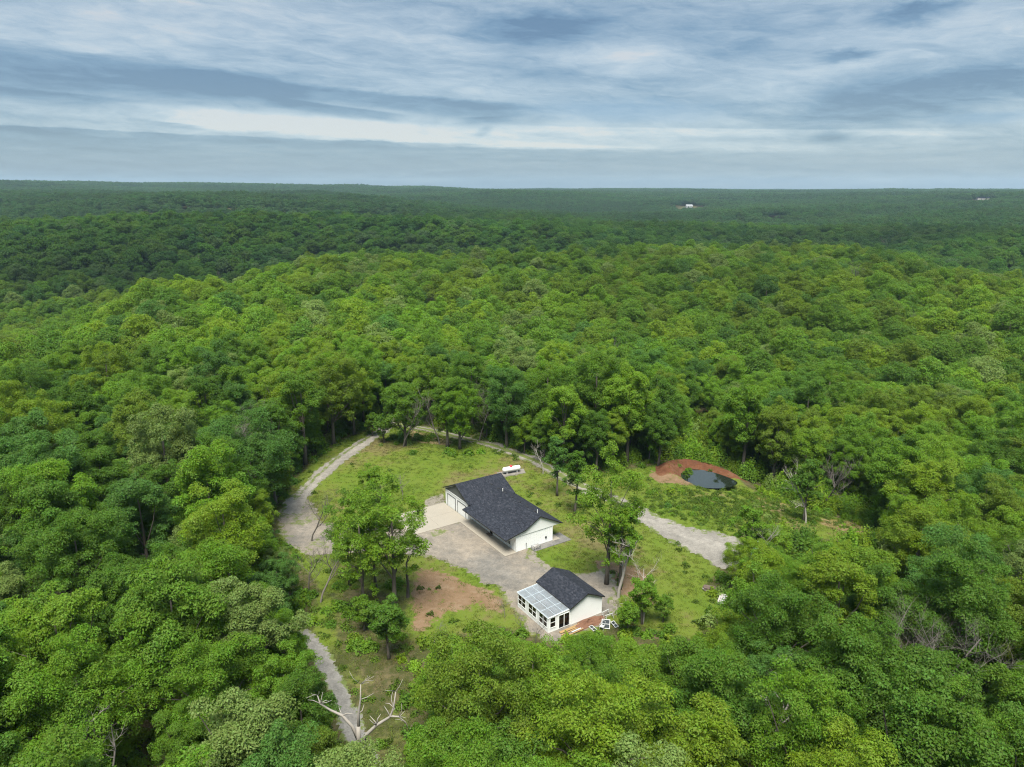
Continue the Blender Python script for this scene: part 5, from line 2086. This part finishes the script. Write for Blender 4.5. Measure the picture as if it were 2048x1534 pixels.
# undergrowth along the wood's edge, in the meadow and round the pond
pp = cand(9000)
sd = poly_dist(pp, CLEARING)
dens = sstep(-sd, -1.5, 3.0) * 0.85
meadow = poly([(1290, 975), (1400, 975), (1500, 960), (1640, 1000), (1760, 1045), (1560, 1045), (1460, 1065), (1380, 1045), (1290, 1015)])
island = poly([(760, 880), (800, 862), (860, 868), (930, 890), (1000, 905), (990, 915), (900, 912), (800, 905), (740, 900)])
shade = poly([(640, 1150), (700, 1130), (810, 1150), (840, 1250), (800, 1330), (640, 1300)])
patchy = vnoise(pp[:, 0] / 4.0, pp[:, 1] / 4.0, 61) + 0.5
for q, w in ((meadow, 0.55), (island, 0.7), (shade, 0.30)):
    dens = np.maximum(dens, sstep(poly_dist(pp, q), -1, 2) * w * sstep(patchy, 0.35, 0.75))
for q in TAN_PX[:2]:
    dens *= 1 - 0.85 * sstep(poly_dist(pp, poly(q)), -0.5, 1.0)
ok = (r_.random(len(pp)) < dens) & free(pp)
pp = pp[ok]
nb = len(pp)
kb = r_.integers(0, 4, nb)
sb_ = r_.uniform(0.45, 1.25, nb) * np.where(poly_dist(pp, meadow) > 0, 0.7, 1.0)
sd_b = poly_dist(pp, CLEARING)
tall = (sd_b < -2.2) & (r_.random(nb) < 0.34) & (pp[:, 1] > 100)      # thickets along the far edge of the wood
kb[tall] = r_.integers(12, 16, int(tall.sum()))
sb_[tall] = r_.uniform(0.6, 1.45, int(tall.sum()))
Tb = tint_of(nb, pp[:, 0], pp[:, 1], 1.0)
und = mass('undergrowth', np.column_stack([pp, height(pp[:, 0], pp[:, 1])]), kb, sb_, r_.uniform(0, 6.28, nb), Tb, LIB2)
tag(und, kind='stuff')

# weeds and grass
pw = cand(26000)
sd = poly_dist(pw, CLEARING)
pat = vnoise(pw[:, 0] / 3.0, pw[:, 1] / 3.0, 71) + 0.5
dw = sstep(sd, -6, 0) * sstep(pat, 0.35, 0.8) * (0.03 + 0.26 * sstep(-sd, -9, -3))
dw = np.maximum(dw, sstep(poly_dist(pw, meadow), -1, 2) * 0.85)
for q in SOIL_PX:
    dw = np.where(poly_dist(pw, poly(q)) > 0, 0.16 * sstep(pat, 0.5, 0.9), dw)
ok = (r_.random(len(pw)) < dw) & free(pw, -0.2)
pw = pw[ok]
nw = len(pw)
pg = cand(120000)
dg_ = sstep(poly_dist(pg, CLEARING), -5, 0) * (0.35 + 0.65 * sstep(vnoise(pg[:, 0] / 5.0, pg[:, 1] / 5.0, 73) + 0.5, 0.2, 0.7))
for q in SOIL_PX + PALE_PX:
    dg_ *= 1 - 0.8 * sstep(poly_dist(pg, poly(q)), -0.5, 2.0)
ok = (r_.random(len(pg)) < dg_ * 0.6) & free(pg, -0.1)
pg = pg[ok]
ng_ = len(pg)
tw = np.tile(np.array([[0.080, 0.135, 0.018]]), (nw, 1)) * r_.uniform(0.7, 1.35, (nw, 1))
tg = np.ones((ng_, 3))
for q in TAN_PX[:2]:
    tg[poly_dist(pg, poly(q)) > -0.5] = (2.1, 1.5, 2.4)
PG = np.vstack([pw, pg])
gr = mass('grass', np.column_stack([PG, height(PG[:, 0], PG[:, 1]) + 0.01]), np.concatenate([r_.integers(4, 8, nw), r_.integers(8, 12, ng_)]),
          np.concatenate([r_.uniform(0.5, 1.3, nw), r_.uniform(0.5, 1.15, ng_)]), r_.uniform(0, 6.28, nw + ng_), np.vstack([tw, tg]), LIB2)
tag(gr, kind='stuff')
print('low plants', nb, nw, ng_)


# ------------------------------------------------------------------ far houses
def far_house(c, w, label, wall, rz):
    zg = h1(*c)
    b = empty('far_house', (c[0], c[1], zg), rz)
    tag(b, label, 'house', 'houses among the far woods')
    L_ = w / 2
    MB().prism_x([(-6, -2), (6, -2), (6, 4.5), (0, 7.4), (-6, 4.5)], -L_, L_).build('wall', wall, b)
    m = MB()
    m.slab([(-L_ - 0.5, -6.6, 4.45), (L_ + 0.5, -6.6, 4.45), (L_ + 0.5, 0, 7.65), (-L_ - 0.5, 0, 7.65)], 0.25)
    m.slab([(-L_ - 0.5, 0, 7.65), (L_ + 0.5, 0, 7.65), (L_ + 0.5, 6.6, 4.45), (-L_ - 0.5, 6.6, 4.45)], 0.25)
    m.build('roof', M['metal_roof'] if wall is not M['old_wood'] else M['shingle'], b)
    for x in (-0.5, 0.3):
        MB().box(x * L_, x * L_ + 2.2, -6.06, -6.002, 0.3, 3.0).build('door', M['grey_gable'], b)
    return b


far_house(FAR_AT[0], 21, 'pale metal roofed barn among the woods near the horizon', M['old_white'], 0.15)
far_house(FAR_AT[1], 30, 'tiny white house on the far wooded ridge', M['white'], 0.1)
far_house(FAR_AT[2], 34, 'dark roofed house on the far ridge nearest the right edge', M['old_wood'], -0.1)

# ------------------------------------------------------------------ haze
hz = MB().box(-9600, 9600, -9600, 9600, -90, 190).mesh('haze', None if False else bpy.data.materials.new('thin_haze'))
hm = hz.materials[0]
hm.use_nodes = True
hm.node_tree.nodes.clear()
_o = hm.node_tree.nodes.new('ShaderNodeOutputMaterial')
_v = hm.node_tree.nodes.new('ShaderNodeVolumePrincipled')
_v.inputs['Color'].default_value = (0.55, 0.78, 1.0, 1)
_v.inputs['Density'].default_value = 0.000055
_v.inputs['Anisotropy'].default_value = 0.1
hm.node_tree.links.new(_v.outputs[0], _o.inputs['Volume'])
try:
    hm.cycles.homogeneous_volume = True
except Exception:
    pass
tag(link('haze', hz), kind='stuff')
